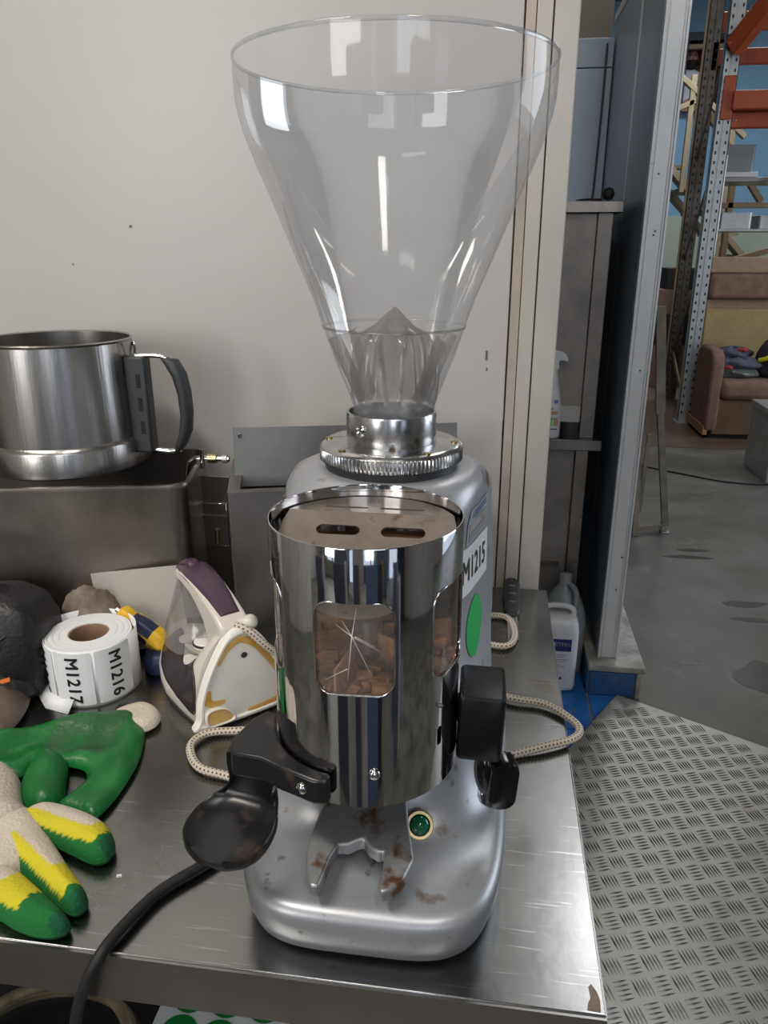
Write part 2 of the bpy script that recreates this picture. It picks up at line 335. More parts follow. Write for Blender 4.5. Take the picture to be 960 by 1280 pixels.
def warp(me, fn, cut=0.0):
    """map every vertex (u, v, 0) of a flat mesh onto a surface"""
    bm = bmesh.new(); bm.from_mesh(me)
    bmesh.ops.triangulate(bm, faces=bm.faces)
    if cut:
        for _ in range(3):
            e = [e for e in bm.edges if e.calc_length() > cut]
            if not e: break
            bmesh.ops.subdivide_edges(bm, edges=e, cuts=1); bmesh.ops.triangulate(bm, faces=bm.faces)
    for v in bm.verts: v.co = Vector(fn(v.co.x, v.co.y))
    bm.to_mesh(me); bm.free(); me.update(); return me
def sheet(w_, h_, nx=1, ny=1):
    b = B(); vs = [(-w_ / 2 + w_ * i / nx, -h_ / 2 + h_ * j / ny, 0) for j in range(ny + 1) for i in range(nx + 1)]
    fs = [(j * (nx + 1) + i, j * (nx + 1) + i + 1, (j + 1) * (nx + 1) + i + 1, (j + 1) * (nx + 1) + i) for j in range(ny) for i in range(nx)]
    me = bpy.data.meshes.new('sheet'); me.from_pydata(vs, [], fs); me.update(); return me
def disc(r, n=40, rings=3, sx=1, sy=1):
    vs = [(0, 0, 0)]; fs = []
    for k in range(1, rings + 1):
        for j in range(n):
            a = 2 * PI * j / n; vs.append((r * k / rings * math.cos(a) * sx, r * k / rings * math.sin(a) * sy, 0))
    for j in range(n): fs.append((0, 1 + j, 1 + (j + 1) % n))
    for k in range(1, rings):
        for j in range(n):
            a = 1 + (k - 1) * n + j; b = 1 + (k - 1) * n + (j + 1) % n
            fs.append((a, a + n, b + n, b))
    me = bpy.data.meshes.new('disc'); me.from_pydata(vs, [], fs); me.update(); return me
def inside(p, poly):
    x, y = p; c = False; n = len(poly)
    for i in range(n):
        x1, y1 = poly[i]; x2, y2 = poly[(i + 1) % n]
        if (y1 > y) != (y2 > y) and x < (x2 - x1) * (y - y1) / (y2 - y1) + x1: c = not c
    return c
def near(p, poly):
    best = (9, None); n = len(poly)
    for i in range(n):
        ax, ay = poly[i]; bx, by = poly[(i + 1) % n]; dx, dy = bx - ax, by - ay
        t = max(0, min(1, ((p[0] - ax) * dx + (p[1] - ay) * dy) / (dx * dx + dy * dy + 1e-12)))
        q = (ax + dx * t, ay + dy * t); d = math.hypot(p[0] - q[0], p[1] - q[1])
        if d < best[0]: best = (d, q)
    return best
def smooth_poly(pts, n=5):
    P = [Vector((x, y, 0)) for x, y in pts]; out = []; N_ = len(P)
    for i in range(N_):
        a, b, c, d = P[i - 1], P[i], P[(i + 1) % N_], P[(i + 2) % N_]
        for k in range(n):
            t = k / n; q = 0.5 * ((2 * b) + (c - a) * t + (2 * a - 5 * b + 4 * c - d) * t * t + (3 * b - a - 3 * c + d) * t ** 3)
            out.append((q.x, q.y))
    return out
def pillow(name, poly, h, wid, m, parent=None, step=0.003, base=None, dye=None, wob=0.0, seed=0, flat=0.25):
    """puffed shape over a flat outline: height grows from the edge; base(x, y) lifts it; dye(x, y, d) gives the cloth colour"""
    xs = [p[0] for p in poly]; ys = [p[1] for p in poly]
    x0, y0 = min(xs) - step, min(ys) - step; nx = int((max(xs) - x0) / step) + 2; ny = int((max(ys) - y0) / step) + 2
    ins = {}
    for i in range(nx + 1):
        for j in range(ny + 1):
            ins[i, j] = inside((x0 + i * step, y0 + j * step), poly)
    idx = {}; vt = []; vb = []; cols = []; fs = []
    from mathutils import noise as NZ
    def vert(i, j):
        if (i, j) in idx: return idx[i, j]
        p = (x0 + i * step, y0 + j * step); d, q = near(p, poly)
        if not ins[i, j]: p = q; d = 0
        t = min(d / wid, 1); z = h * math.sqrt(max(0, 1 - (1 - t) ** 2))
        zb = base(*p) if base else 0
        wv = wob * NZ.noise(Vector((p[0] * 28 + seed, p[1] * 28, seed))) * min(1, d / 0.012)
        vt.append((p[0], p[1], zb + z * (1 - flat) + wv + 0.0005)); vb.append((p[0], p[1], zb - z * flat))
        cols.append(dye(p[0], p[1], d) if dye else (1, 1, 1)); idx[i, j] = len(vt) - 1; return idx[i, j]
    for i in range(nx):
        for j in range(ny):
            if sum((ins[i, j], ins[i + 1, j], ins[i + 1, j + 1], ins[i, j + 1])) >= 1:
                fs.append((vert(i, j), vert(i + 1, j), vert(i + 1, j + 1), vert(i, j + 1)))
    k = len(vt); b = B(); b.v = vt + vb; b.f = fs + [tuple(k + q for q in reversed(f)) for f in fs]
    me = bpy.data.meshes.new(name); me.from_pydata(b.v, [], b.f); me.update()
    if dye:
        at = me.color_attributes.new('dye', 'FLOAT_COLOR', 'POINT')
        cc = cols + cols
        for i_, c in enumerate(cc): at.data[i_].color = (*c, 1)
    bm = bmesh.new(); bm.from_mesh(me); bmesh.ops.remove_doubles(bm, verts=bm.verts, dist=step * 0.12)
    bmesh.ops.recalc_face_normals(bm, faces=bm.faces); bm.to_mesh(me); bm.free()
    return link(name, me, m, parent, None, 80)
# ---------------------------------------------------------------- setting: floor, walls, ceiling
o = struct(B().box(-4.2, 6.2, -5.2, 11.2, -0.1, 0.0).build('floor', M['concrete']))
M['floor_brown'] = mat('brown_shaded_floor', (0.13, 0.085, 0.06), 0.5, 0, 0.3, 3)
o2 = struct(B().box(0.9, 5.5, 4.95, 11, 0.0005, 0.004).build('trim_1', M['floor_brown']))  # darker brown sheet: shading beneath the rack put into the floor colour
# white partition behind the table, with its door trim
wl = struct(B().box(-4.1, 0.095, 0.44, 0.52, 0.0, 2.7).build('wall_left', M['wall']))
st = B().box(0.0975, 0.109, 0.437, 0.52, 0, 2.7).build('stained_edge', M['trim_shade'], wl)
tr = struct(B().box(0.110, 0.128, 0.431, 0.56, 0, 2.7).build('trim_2', M['trim'], bevel=0.0012))
tr = struct(B().box(0.1295, 0.158, 0.427, 0.60, 0, 2.7).build('trim_3', M['trim'], bevel=0.0015))
# cold room: back and side panels
wb = struct(empty('wall_back', (0, 2.58, 0)))
for i, (x0, x1) in enumerate([(-0.6, 0.455)]):
    B().box(x0, x1, 0, 0.08, 0, 1.965).build('panel', M['blue_panel'], wb, bevel=0.002)
    B().box(x0, x1, 0, 0.08, 1.968, 2.06).build('panel', M['blue_panel'], wb, bevel=0.002)
wr = struct(empty('wall_right', (0.462, 0, 0)))
B().box(0, 0.055, 1.66, 2.045, 0.105, 2.6).build('panel', M['blue_panel'], wr, bevel=0.0015)
B().box(0, 0.055, 2.05, 2.075, 0.105, 2.6).build('seam_strip', M['alu_satin'], wr, bevel=0.001)
B().box(0, 0.055, 2.08, 2.66, 0.105, 2.12).build('panel', M['blue_panel'], wr, bevel=0.0015)
B().box(-0.004, 0.059, 2.08, 2.66, 2.12, 2.15).build('top_rail', M['alu_satin'], wr, bevel=0.001)
struct(B().box(-4.1, 0.46, 2.72, 2.80, 0.0, 4.2).build('wall_inner', M['ceil']))
# aluminium end post of the panel
ps = struct(empty('trim_4', (0.4885, 1.65, 0.112)))
B().box(-0.027, 0.027, 0.0, 0.012, 0, 2.5).build('post_face', M['alu_satin'], ps, bevel=0.001)
for sx in (-1, 1):
    b = B(); b.box(sx * 0.027 - 0.0030, sx * 0.027 + 0.0030, -0.006, 0.02, 0, 2.5); b.box(sx * 0.0185 - 0.0012, sx * 0.0185 + 0.0012, -0.003, 0.001, 0, 2.5)
    b.build('post_flange', M['alu_satin'], ps, bevel=0.0008)
for z, x in ((0.35, 0.012), (0.24, 0.005), (0.92, 0.004), (1.43, -0.004), (1.29, 0.003), (1.28, 0.0)):
    B().cyl((x, 0.001, z), (x, -0.0015, z), 0.003, 8).build('rivet', M['galv_dark'], ps)
# tiled kerb below the post
kb = struct(empty('trim_5', (0, 0, 0)))
B().box(0.432, 0.592, 1.602, 3.2, 0, 0.090).build('kerb_core', M['grout'], kb)
B().box(0.425, 0.600, 1.594, 3.2, 0.090, 0.112).build('kerb_top', M['curbtop'], kb, bevel=0.004)
for a, b_ in ((0.434, 0.572), ):
    B().box(a, b_, 1.594, 1.602, 0.006, 0.088).build('tile', M['blue_tile_d'], kb, bevel=0.0015)
B().box(0.575, 0.592, 1.592, 1.61, 0, 0.09).build('broken_edge', M['curbtop'], kb, bevel=0.003)
for k in range(7):
    B().box(0.424, 0.432, 1.604 + k * 0.2, 1.80 + k * 0.2, 0.006, 0.088).build('tile', M['blue_tile_d'], kb, bevel=0.0015)
# blue floor tiles of the cold room, laid one by one
ft = struct(empty('floor_tiles', (0, 0, 0))); ft.name = 'trim_6'
B().box(-0.3, 0.433, 0.62, 2.6, 0, 0.004).build('grout_bed', M['grout'], ft)
B().box(0.433, 0.53, 1.2, 1.592, 0, 0.004).build('grout_bed', M['grout'], ft)
tmesh = B().box(-0.0975, 0.0975, -0.0975, 0.0975, 0, 0.007).mesh('tile'); tmesh.materials.append(M['blue_tile'])
for i in range(4):
    for j in range(10):
        x = 0.327 - i * 0.2; y = 0.72 + j * 0.2 - 0.027
        if y > 2.5 or x < -0.3: continue
        t = bpy.data.objects.new('tile', tmesh); COL.objects.link(t); t.parent = ft; t.location = (x, y, 0.001)
for y in (1.293, 1.493):
    B().box(0.4325, 0.529, y - 0.0975, y + 0.0975, 0.001, 0.008).build('tile', M['blue_tile'], ft)
# warehouse shell
struct(B().box(-4.2, 6.2, 10.6, 10.75, 1.74, 4.6).build('wall_far', M['blue_wall']))
struct(B().box(-4.2, 6.2, 10.57, 10.75, 0, 1.74).build('wall_far_lower', M['green_wall'])).name = 'wall_far_dado'
struct(B().box(-4.2, 6.2, 1.2, 11.2, 4.2, 4.3).build('ceiling', M['ceil']))
struct(B().box(-4.2, 6.2, -5.2, 1.2, 4.2, 4.3).build('ceiling', M['ceil']))
struct(B().box(-4.25, -4.1, -5.2, 11.2, 0, 4.3).build('wall_side', M['shell']))
ws = struct(empty('wall_outer', (0, 0, 0)))
for y0, y1 in ((-5.2, 1.2), (4.8, 11.2)): B().box(6.0, 6.15, y0, y1, 0, 4.3).build('wall_piece', M['shell'], ws)
B().box(6.0, 6.15, 1.2, 4.8, 3.8, 4.3).build('wall_piece', M['shell'], ws)
wf = struct(empty('wall_front', (0, -5.0, 0)))
for x0, x1, z0, z1, k in ((-4.2, -3.2, 0, 4.3, 'shell'), (-1.2, -0.75, 0, 4.3, 'shell_dark'), (-0.45, 0.55, 0, 4.3, 'shell'), (2.6, 3.3, 0, 4.3, 'shell'),
                       (4.6, 6.2, 0, 4.3, 'shell_dark'), (-3.2, -1.2, 0, 0.9, 'shell'), (-3.2, -1.2, 3.6, 4.3, 'shell'), (0.55, 2.6, 0, 0.9, 'shell_dark'), (0.55, 2.6, 3.6, 4.3, 'shell'), (-0.75, -0.45, 3.2, 4.3, 'shell'), (3.3, 4.6, 3.0, 4.3, 'shell')):
    B().box(x0, x1, -0.15, 0, z0, z1).build('wall_piece', M[k], wf)
for x in (-2.53, -1.87, 1.23, 1.9):
    B().box(x - 0.04, x + 0.04, -0.1, 0.0, 0.9, 3.6).build('mullion', M['shell_dark'], wf)
# unseen tall boxes added behind the camera to darken the reflections
def reflection_cupboard(x, y, w_, h_, k, lab):
    c = empty('reflection_cupboard', (x, y, 0)); tag(c, lab, 'reflection_cupboard')
    B().box(-w_ / 2, w_ / 2, -0.25, 0.25, 0.05, h_).build('body', M[k], c, bevel=0.004)
    for s_ in (-1, 1): B().box(s_ * w_ / 4 - w_ / 4 + 0.01, s_ * w_ / 4 + w_ / 4 - 0.01, 0.252, 0.27, 0.08, h_ - 0.03).build('door', M[k], c, bevel=0.003)
reflection_cupboard(-0.95, -3.2, 0.75, 2.1, 'shell_dark', 'dark blue-grey metal cupboard added behind the camera to darken reflections, left one')
reflection_cupboard(1.25, -2.9, 0.65, 2.1, 'shell_dark', 'dark blue-grey metal cupboard added behind the camera to darken reflections, right one')
# unseen striped panels added behind the photographer for the chrome to reflect
M['screen_blue'] = mat('dusty_blue_cloth', (0.09, 0.12, 0.21), 0.8)
scn = empty('reflection_screen', (0, -1.38, 0)); tag(scn, 'low dark panelled screen with cream uprights added behind the camera for its reflection', 'screen')
for x0, x1, k, h_ in ((-1.30, -0.98, 'shell_dark', 1.12), (-0.98, -0.93, 'trim', 1.15), (-0.60, -0.30, 'shell_dark', 1.12), (-0.30, -0.255, 'trim', 1.15), (-0.10, 0.03, 'shell_dark', 1.12), (0.03, 0.06, 'wood', 1.15), (0.20, 0.48, 'screen_blue', 1.12), (0.48, 0.60, 'navyframe', 1.12), (0.60, 0.63, 'wood_or', 1.15), (0.98, 1.20, 'shell_dark', 1.12), (1.20, 1.26, 'trim', 1.15)):
    B().box(x0, x1, -0.02, 0.02, 0.0, h_).build('panel' if x1 - x0 > 0.09 else 'upright', M[k], scn, bevel=0.003)
# dark wet stains of their own shape on the concrete
M['stain'] = mat('dark_floor_stain', (0.028, 0.022, 0.017), 0.35, 0, 0.3, 30)
for cx, cy, rx, ry, sd_ in ((1.02, 1.78, 0.075, 0.11, 1), (1.13, 2.36, 0.09, 0.028, 2), (1.11, 2.22, 0.07, 0.020, 5), (1.02, 2.84, 0.09, 0.022, 3), (1.06, 2.93, 0.06, 0.02, 4), (0.80, 1.86, 0.05, 0.03, 6)):
    rr_ = random.Random(sd_); ph = [rr_.uniform(0, 6) for _ in range(3)]
    pts = [(cx + rx * math.cos(t) * (1 + .22 * math.sin(2 * t + ph[0]) + .12 * math.sin(5 * t + ph[1])), cy + ry * math.sin(t) * (1 + .2 * math.sin(3 * t + ph[2]))) for t in [2 * PI * k / 40 for k in range(40)]]
    B().prism(pts, 0.0002, 0.0008).build('stain', M['stain'], o)
# ceiling fixtures
LL = {(-1.3, -1.2): 'above the table, the wide one on the left', (0.7, -1.6): 'behind the camera, the lengthwise one', (0.95, 3.3): 'above the aisle, the long narrow one', (2.2, 7.6): 'above the pallet rack, the square one', (-0.6, -2.9): 'farthest behind the camera'}
for x, y, sx, sy in ((-1.3, -1.2, 1.2, 0.22), (0.7, -1.6, 0.25, 1.4), (0.95, 3.3, 0.4, 2.4), (2.2, 7.6, 1.5, 1.5), (-0.6, -2.9, 1.2, 0.2)):
    c = empty('ceiling_light', (x, y, 4.2)); tag(c, 'ceiling light', 'light', 'ceiling lights')
    c['label'] = 'flat white ceiling light panel ' + LL[(x, y)]
    B().box(-sx / 2 - 0.03, sx / 2 + 0.03, -sy / 2 - 0.03, sy / 2 + 0.03, -0.07, -0.001).build('housing', M['galv'], c)
    B().box(-sx / 2, sx / 2, -sy / 2, sy / 2, -0.08, -0.071).build('diffuser', M['lit'], c)
# ---------------------------------------------------------------- checker plate on the floor
cp = empty('checker_plate', (0.52, 1.588, 0.0172), math.radians(-30))
tag(cp, 'aluminium checker plate with raised five-bar treads lying on the concrete floor', 'metal plate')
B().box(0, 1.5, -2.4, 0, -0.007, 0.0).build('sheet', M['plate'], cp, bevel=0.001)
tb = B(); CX, CY = 0.0405, 0.0515
def tread(b, cx, cy, a, L=0.034, W=0.0044, H=0.0022):
    ca, sa = math.cos(a), math.sin(a)
    def q(u, v, z): return (cx + u * ca - v * sa, cy + u * sa + v * ca, z)
    vs = [q(-L / 2, 0, 0), q(0, -W / 2, 0), q(L / 2, 0, 0), q(0, W / 2, 0), q(-L / 4, 0, H), q(L / 4, 0, H)]
    b.add(vs, [(0, 1, 4), (1, 5, 4), (1, 2, 5), (2, 3, 5), (3, 4, 5), (3, 0, 4)])
for i in range(-60, 60):
    for j in range(-60, 60):
        u, v = i * CX, j * CY
        a0 = math.radians(45)
        cx, cy = u * math.cos(a0) - v * math.sin(a0), u * math.sin(a0) + v * math.cos(a0)
        if not (0.02 < cx < 1.2 and -2.3 < cy < -0.02): continue
        wy = 1.595 + cx * math.sin(math.radians(-30)) + cy * math.cos(math.radians(-30)); wx = 0.52 + cx * math.cos(math.radians(-30)) - cy * math.sin(math.radians(-30))
        if wy < 0.0 or wx > 1.4: continue
        odd = (i + j) % 2
        for k in range(5):
            d = (k - 2) * 0.0074
            if odd: tread(tb, cx - math.sin(a0) * d * 1.28, cy + math.cos(a0) * d * 1.28, a0 + 0.06)
            else: tread(tb, cx + math.cos(a0) * d, cy + math.sin(a0) * d, a0 + PI / 2 + 0.06, 0.043)
tro = tb.build('treads', M['treads'], cp, smooth=40); tro['kind'] = 'stuff'; tro.location.z = 0.0002
# ---------------------------------------------------------------- work table
T = 0.9
tab = empty('work_table', (-0.4, 0.1, 0)); tag(tab, 'stainless steel work table with a folded lip carrying the coffee grinder', 'table')
B().box(-0.9, 0.569, -0.32, 0.325, 0.897, 0.9).build('table_top', M['steel'], tab, bevel=0.0012)
b = B(); b.box(-0.9, 0.569, -0.322, -0.320, 0.858, 0.899); b.build('front_lip', M['steel_dull'], tab)
B().box(0.567, 0.5695, -0.32, 0.325, 0.858, 0.899).build('side_lip', M['steel_dull'], tab)
B().box(-0.9, 0.567, -0.26, 0.27, 0.855, 0.89).build('underside', M['steel_dull'], tab)
for x in (-0.85, 0.53):
    for y in (-0.28, 0.28): B().cyl((x, y, 0.0), (x, y, 0.86), 0.018, 16).build('leg', M['steel_dull'], tab, smooth=40)
us = B().box(-0.88, 0.55, -0.28, 0.28, 0.30, 0.315).build('under_shelf', M['greyp'], tab)
# stains: small white crumb
# brown stain at the front corner of the table, and scuffs on the wall
B().prism([(0.557, -0.317), (0.5655, -0.3175), (0.5660, -0.309), (0.5645, -0.303), (0.5615, -0.298), (0.5595, -0.300), (0.5600, -0.308), (0.5580, -0.312)], 0.9, 0.9003).build('rust_stain', M['rag'], tab)
for x, z, w_, h_ in ((0.068, 1.222, 0.003, 0.012), (0.0695, 1.208, 0.002, 0.004), (-0.412, 1.388, 0.004, 0.003), (-0.500, 1.34, 0.002, 0.002)):
    B().box(x, x + w_, 0.4394, 0.4402, z, z + h_).build('scuff', M['galv_dark'], wl)
# ---------------------------------------------------------------- coffee grinder
G = empty('coffee_grinder', (0, 0, T))
tag(G, 'silver electric coffee grinder with a clear conical hopper and chrome doser on the steel table', 'coffee grinder')
SEC = [  # z, half width, y front, y back, exponent, taper, x centre
    (0.005, 0.094, -0.200, 0.150, 4.4, .03, .005), (0.008, 0.0975, -0.2045, 0.155, 4.4, .03, .005), (0.020, 0.1005, -0.2085, 0.155, 4.4, .03, .005), (0.038, 0.1015, -0.2105, 0.155, 4.4, .03, .005),
    (0.0425, 0.1005, -0.2090, 0.155, 4.4, .03, .005), (0.0455, 0.0985, -0.2055, 0.154, 4.4, .03, .005), (0.0470, 0.0955, -0.2010, 0.152, 4.3, .03, .005), (0.0478, 0.094, -0.188, 0.150, 4.2, .03, .005), (0.0485, 0.0935, -0.170, 0.148, 4.0, .04, .005),
    (0.051, 0.0935, -0.150, 0.145, 3.8, .06, .004), (0.057, 0.094, -0.136, 0.14, 3.6, .09, .003), (0.067, 0.0945, -0.126, 0.135, 3.4, .12, .002), (0.082, 0.095, -0.118, 0.13, 3.2, .15, .001), (0.100, 0.0955, -0.111, 0.125, 3.0, .17, 0),
    (0.118, 0.0975, -0.104, 0.12, 3.4, .26, -.001), (0.130, 0.098, -0.090, 0.12, 4.0, .30, -.002), (0.140, 0.0985, -0.076, 0.118, 4.6, .34, -.002), (0.180, 0.0980, -0.0745, 0.112, 5.0, .36, -.003), (0.230, 0.0970, -0.074, 0.106, 5.0, .36, -.005),
    (0.262, 0.0965, -0.0735, 0.100, 4.6, .33, -.006), (0.274, 0.0950, -0.073, 0.097, 4.0, .28, -.006), (0.283, 0.0900, -0.0715, 0.092, 3.2, .20, -.006), (0.290, 0.0810, -0.069, 0.085, 2.6, .11, -.003), (0.2955, 0.071, -0.065, 0.075, 2.3, .05, -.001),
    (0.2985, 0.062, -0.061, 0.064, 2.0, 0, 0)]
def sec_at(z):
    for i in range(len(SEC) - 1):
        if z <= SEC[i + 1][0] or i == len(SEC) - 2:
            a, b = SEC[i], SEC[i + 1]; t = (z - a[0]) / (b[0] - a[0]); return [p + (q - p) * t for p, q in zip(a, b)]
def body_pt(t, s_, off=0.0):
    z, hw, yf, yb, n, tp, xc = s_
    c, s = math.cos(t), math.sin(t); e = 2 / n
    x = hw * math.copysign(abs(c) ** e, c); yc = (yf + yb) / 2; ly = (yb - yf) / 2
    y = yc + ly * math.copysign(abs(s) ** e, s)
    x *= 1 - tp * (yb - y) / (yb - yf) * 1.0
    return (x + xc + off, y, z)
NB = 96
rings = [[body_pt(2 * PI * k / NB, s_) for k in range(NB)] for s_ in SEC]
body = B().loft(rings).build('body', M['alu'], G, smooth=50)
B().box(-0.06, 0.06, 0.155, 0.158, 0.02, 0.2)
for x, y in ((-0.060, -0.168), (0.070, -0.168), (-0.07, 0.12), (0.08, 0.12)):
    B().lathe([(0.008, 0.0), (0.0095, 0.002), (0.0095, 0.0105)], 20, True, True).build('foot', M['rubber'], G, loc=(x, y, 0), smooth=40)
# portafilter fork cast on the front
fk = [(-0.028, -0.104), (-0.034, -0.135), (-0.037, -0.160), (-0.0365, -0.178), (-0.033, -0.193), (-0.028, -0.204), (-0.0225, -0.2045), (-0.0215, -0.198), (-0.0195, -0.178), (-0.0165, -0.166), (-0.009, -0.1655),
      (-0.003, -0.1615), (0.001, -0.160), (0.006, -0.166), (0.013, -0.1695), (0.0165, -0.168), (0.0175, -0.180), (0.0165, -0.199), (0.0195, -0.2035), (0.0255, -0.200), (0.033, -0.189), (0.0375, -0.172), (0.031, -0.145), (0.024, -0.104)]
fb = B(); r0 = []; r1 = []
for x, y in fk:
    zt = 0.0685 + max(0, (y + 0.165)) * 0.30; r0.append((x, y, zt - 0.010)); r1.append((x, y, zt))
fb.loft([r0, r1]); M['fork'] = mat('worn_fork_casting', (0.37, 0.38, 0.39), 0.42, 0.7, 0.15, 30, spots=[((0.16, 0.075, 0.035), 38, 0.54, 0.62)])
fork = fb.build('portafilter_fork', M['fork'], G, bevel=0.0022, seg=3)
fork.location = (0.002, -0.004, 0.0)
# indicator lamp
lamp = B().lathe([(0.0, 0.0), (0.0095, 0.0), (0.0105, 0.002), (0.0098, 0.0045), (0.0078, 0.0045)], 32, False, False).build('lamp_bezel', M['brass'], G, smooth=50)
lamp.location = (0.0395, -0.1335, 0.0600); lamp.rotation_euler = (math.radians(55), 0, math.radians(8))
lens_ = B().lathe([(0.0, 0.0085), (0.003, 0.008), (0.0055, 0.0065), (0.0072, 0.0042), (0.0078, 0.0015)], 32).build('lamp_lens', M['green_lamp'], lamp, smooth=80)
# adjustment ring, knurled
kr = []; NT = 110
def gear(z, r, d): return [((r - (d if k % 4 in (2, 3) else 0)) * math.cos(2 * PI * k / (NT * 4)), (r - (d if k % 4 in (2, 3) else 0)) * math.sin(2 * PI * k / (NT * 4)), z) for k in range(NT * 4)]
B().lathe([(0.053, 0.298), (0.053, 0.3065), (0.046, 0.3065)], 64).build('neck_groove', M['greyp'], G, smooth=40)
B().loft([gear(0.3055, 0.0555, 0), gear(0.3065, 0.0573, 0.0012), gear(0.3145, 0.0573, 0.0012), gear(0.3155, 0.0560, 0.0)], False, False).build('adjustment_ring', M['alu_clean'], G, smooth=35)
rp = B().lathe([(0.0560, 0.3154), (0.0540, 0.3175), (0.0480, 0.3185), (0.0365, 0.3188), (0.034, 0.3188)], 96).build('ring_plate', M['alu_clean'], G, smooth=40)
B().lathe([(0.0573, 0.3058), (0.030, 0.3058)], 64).build('ring_underside', M['alu_clean'], rp)
for a in (-130, -50, 130, 60, 0, 180, -95):
    if a == -95: continue
    x, y = 0.0505 * math.cos(math.radians(a)), 0.0505 * math.sin(math.radians(a))
    B().lathe([(0.0028, 0.3176), (0.0028, 0.3192), (0.0012, 0.3196), (0, 0.3192)], 12).build('screw', M['brass'], G, loc=(x, y, 0), smooth=40)
B().lathe([(0.0352, 0.318), (0.0358, 0.320), (0.0358, 0.3405), (0.0352, 0.3425), (0.0335, 0.3425), (0.0325, 0.330)], 64).build('hopper_collar', M['alu_clean'], G, smooth=40)
sc = B().lathe([(0.0045, 0), (0.0045, 0.002), (0.003, 0.0028), (0.0012, 0.0015), (0, 0.0015)], 20).build('set_screw', M['chrome'], G, smooth=40)
aa = math.radians(-122); sc.location = (0.0355 * math.cos(aa), 0.0355 * math.sin(aa), 0.332); sc.rotation_euler = (PI / 2, 0, aa + PI / 2)
# pointer under the ring and small cast plate
B().add([(-0.0035, -0.0675, 0.2975), (0.0035, -0.0675, 0.2975), (0, -0.0735, 0.2935), (-0.0035, -0.064, 0.2975), (0.0035, -0.064, 0.2975), (0, -0.066, 0.291)], [(0, 1, 2), (3, 5, 4), (0, 3, 4, 1), (1, 4, 5, 2), (2, 5, 3, 0)]).build('pointer', M['galv_dark'], G)
# hopper: one wall of clear plastic with a thicker rim
HP = [(0.0325, 0.338), (0.0328, 0.347), (0.0345, 0.353), (0.0400, 0.3665), (0.0475, 0.386), (0.0620, 0.4270), (0.0755, 0.4590), (0.0900, 0.4940), (0.1000, 0.5190), (0.1070, 0.5370), (0.1110, 0.5500), (0.1128, 0.5600), (0.1133, 0.5720), (0.1130, 0.5850)]
HP = [(r_ * (0.975 if z_ > 0.42 else 0.985), z_ - (0.002 if z_ > 0.5 else 0)) for r_, z_ in HP]
hp = B().lathe(HP, 128).build('hopper', M['hopper'], G, smooth=60)
hp.location.x = 0.002
B().lathe([(0.1094, 0.5825), (0.1102, 0.5818), (0.1110, 0.5830), (0.1110, 0.5840), (0.1102, 0.5848), (0.1092, 0.5840), (0.1094, 0.5825)], 128).build('rim_bead', M['hopper'], hp, smooth=80)
B().lathe([(0.0535, 0.4065), (0.0545, 0.4065), (0.0550, 0.4085)], 96).build('seam_line', M['guard'], hp, smooth=80)
# fluted finger guard inside the throat
def flute(z, r, amp, n=72, ph=0.3): return [((r + amp * abs(math.cos(3 * (2 * PI * k / n) + ph)) - amp * .5) * math.cos(2 * PI * k / n), (r + amp * abs(math.cos(3 * (2 * PI * k / n) + ph)) - amp * .5) * math.sin(2 * PI * k / n), z) for k in range(n)]
gd = B().loft([flute(0.346, 0.030, 0.004), flute(0.352, 0.0290, 0.010), flute(0.372, 0.0280, 0.016), flute(0.392, 0.0250, 0.016), flute(0.402, 0.0220, 0.010), flute(0.408, 0.0140, 0.004), flute(0.416, 0.007, 0), flute(0.4215, 0.0015, 0)], False, True)
gd.build('finger_guard', M['guard'], hp, smooth=70)
for k in range(6):
    a = PI / 3 * k + 0.42
    B().bar((0.024 * math.cos(a), 0.024 * math.sin(a), 0.352), (0.047 * math.cos(a), 0.047 * math.sin(a), 0.401), 0.0016, 0.010, up=(math.cos(a), math.sin(a), 0)).build('guard_rib', M['guard'], hp)
# doser: chrome cylinder with three windows
DY, DR, DZ0, DZ1 = -0.1350, 0.0628, 0.126, 0.3035
hd = B(); hd.lathe([(DR - 0.0012, DZ0), (DR, DZ0), (DR, DZ1 - 0.0008), (DR - 0.0004, DZ1), (DR - 0.0010, DZ1), (DR - 0.0012, DZ1 - 0.0008), (DR - 0.0012, DZ0)], 180)
hood = hd.build('doser_cylinder', M['chrome'], G)
bm = bmesh.new(); bm.from_mesh(hood.data); bmesh.ops.remove_doubles(bm, verts=bm.verts, dist=1e-6); bmesh.ops.recalc_face_normals(bm, faces=bm.faces); bm.to_mesh(hood.data); bm.free()
cut = []
for ang in (2, 72, -70):
    pts = rrect(0.0485, 0.0620, 0.010)
    cb = B(); cb.loft([[(x, -0.1, z) for x, z in pts], [(x, -0.04, z) for x, z in pts]])
    c = cb.build('cut', None); c.location = (0, 0, 0.2385); c.rotation_euler = (0, 0, math.radians(ang)); c.parent = G; cut.append(c)
c = B().loft([[(x, -0.1, z) for x, z in rrect(0.0045, 0.014, 0.0022)], [(x, -0.04, z) for x, z in rrect(0.0045, 0.014, 0.0022)]]).build('cut', None); c.location = (0, 0, 0.165); c.rotation_euler = (0, 0, math.radians(57)); c.parent = G; cut.append(c)
bake_bool(hood, cut)
hood.data.polygons.foreach_set('use_smooth', [True] * len(hood.data.polygons)); hood.data.set_sharp_from_angle(angle=math.radians(30))
hood.location = (0.0015, DY, 0)
for ang in (2, 72, -70):
    pts = rrect(0.0485, 0.0620, 0.010, 8); n = len(pts); rr = []
    for i in range(n + 1):
        u, v = pts[i % n]; a = math.radians(ang - 90) + math.asin(max(-1, min(1, u / DR)))
        rr.append((DR * 1.0 * math.cos(a), DR * 1.0 * math.sin(a), 0.2385 + v))
    tube('window_edge', rr, 0.0006, M['alu_clean'], hood, 6, 0)
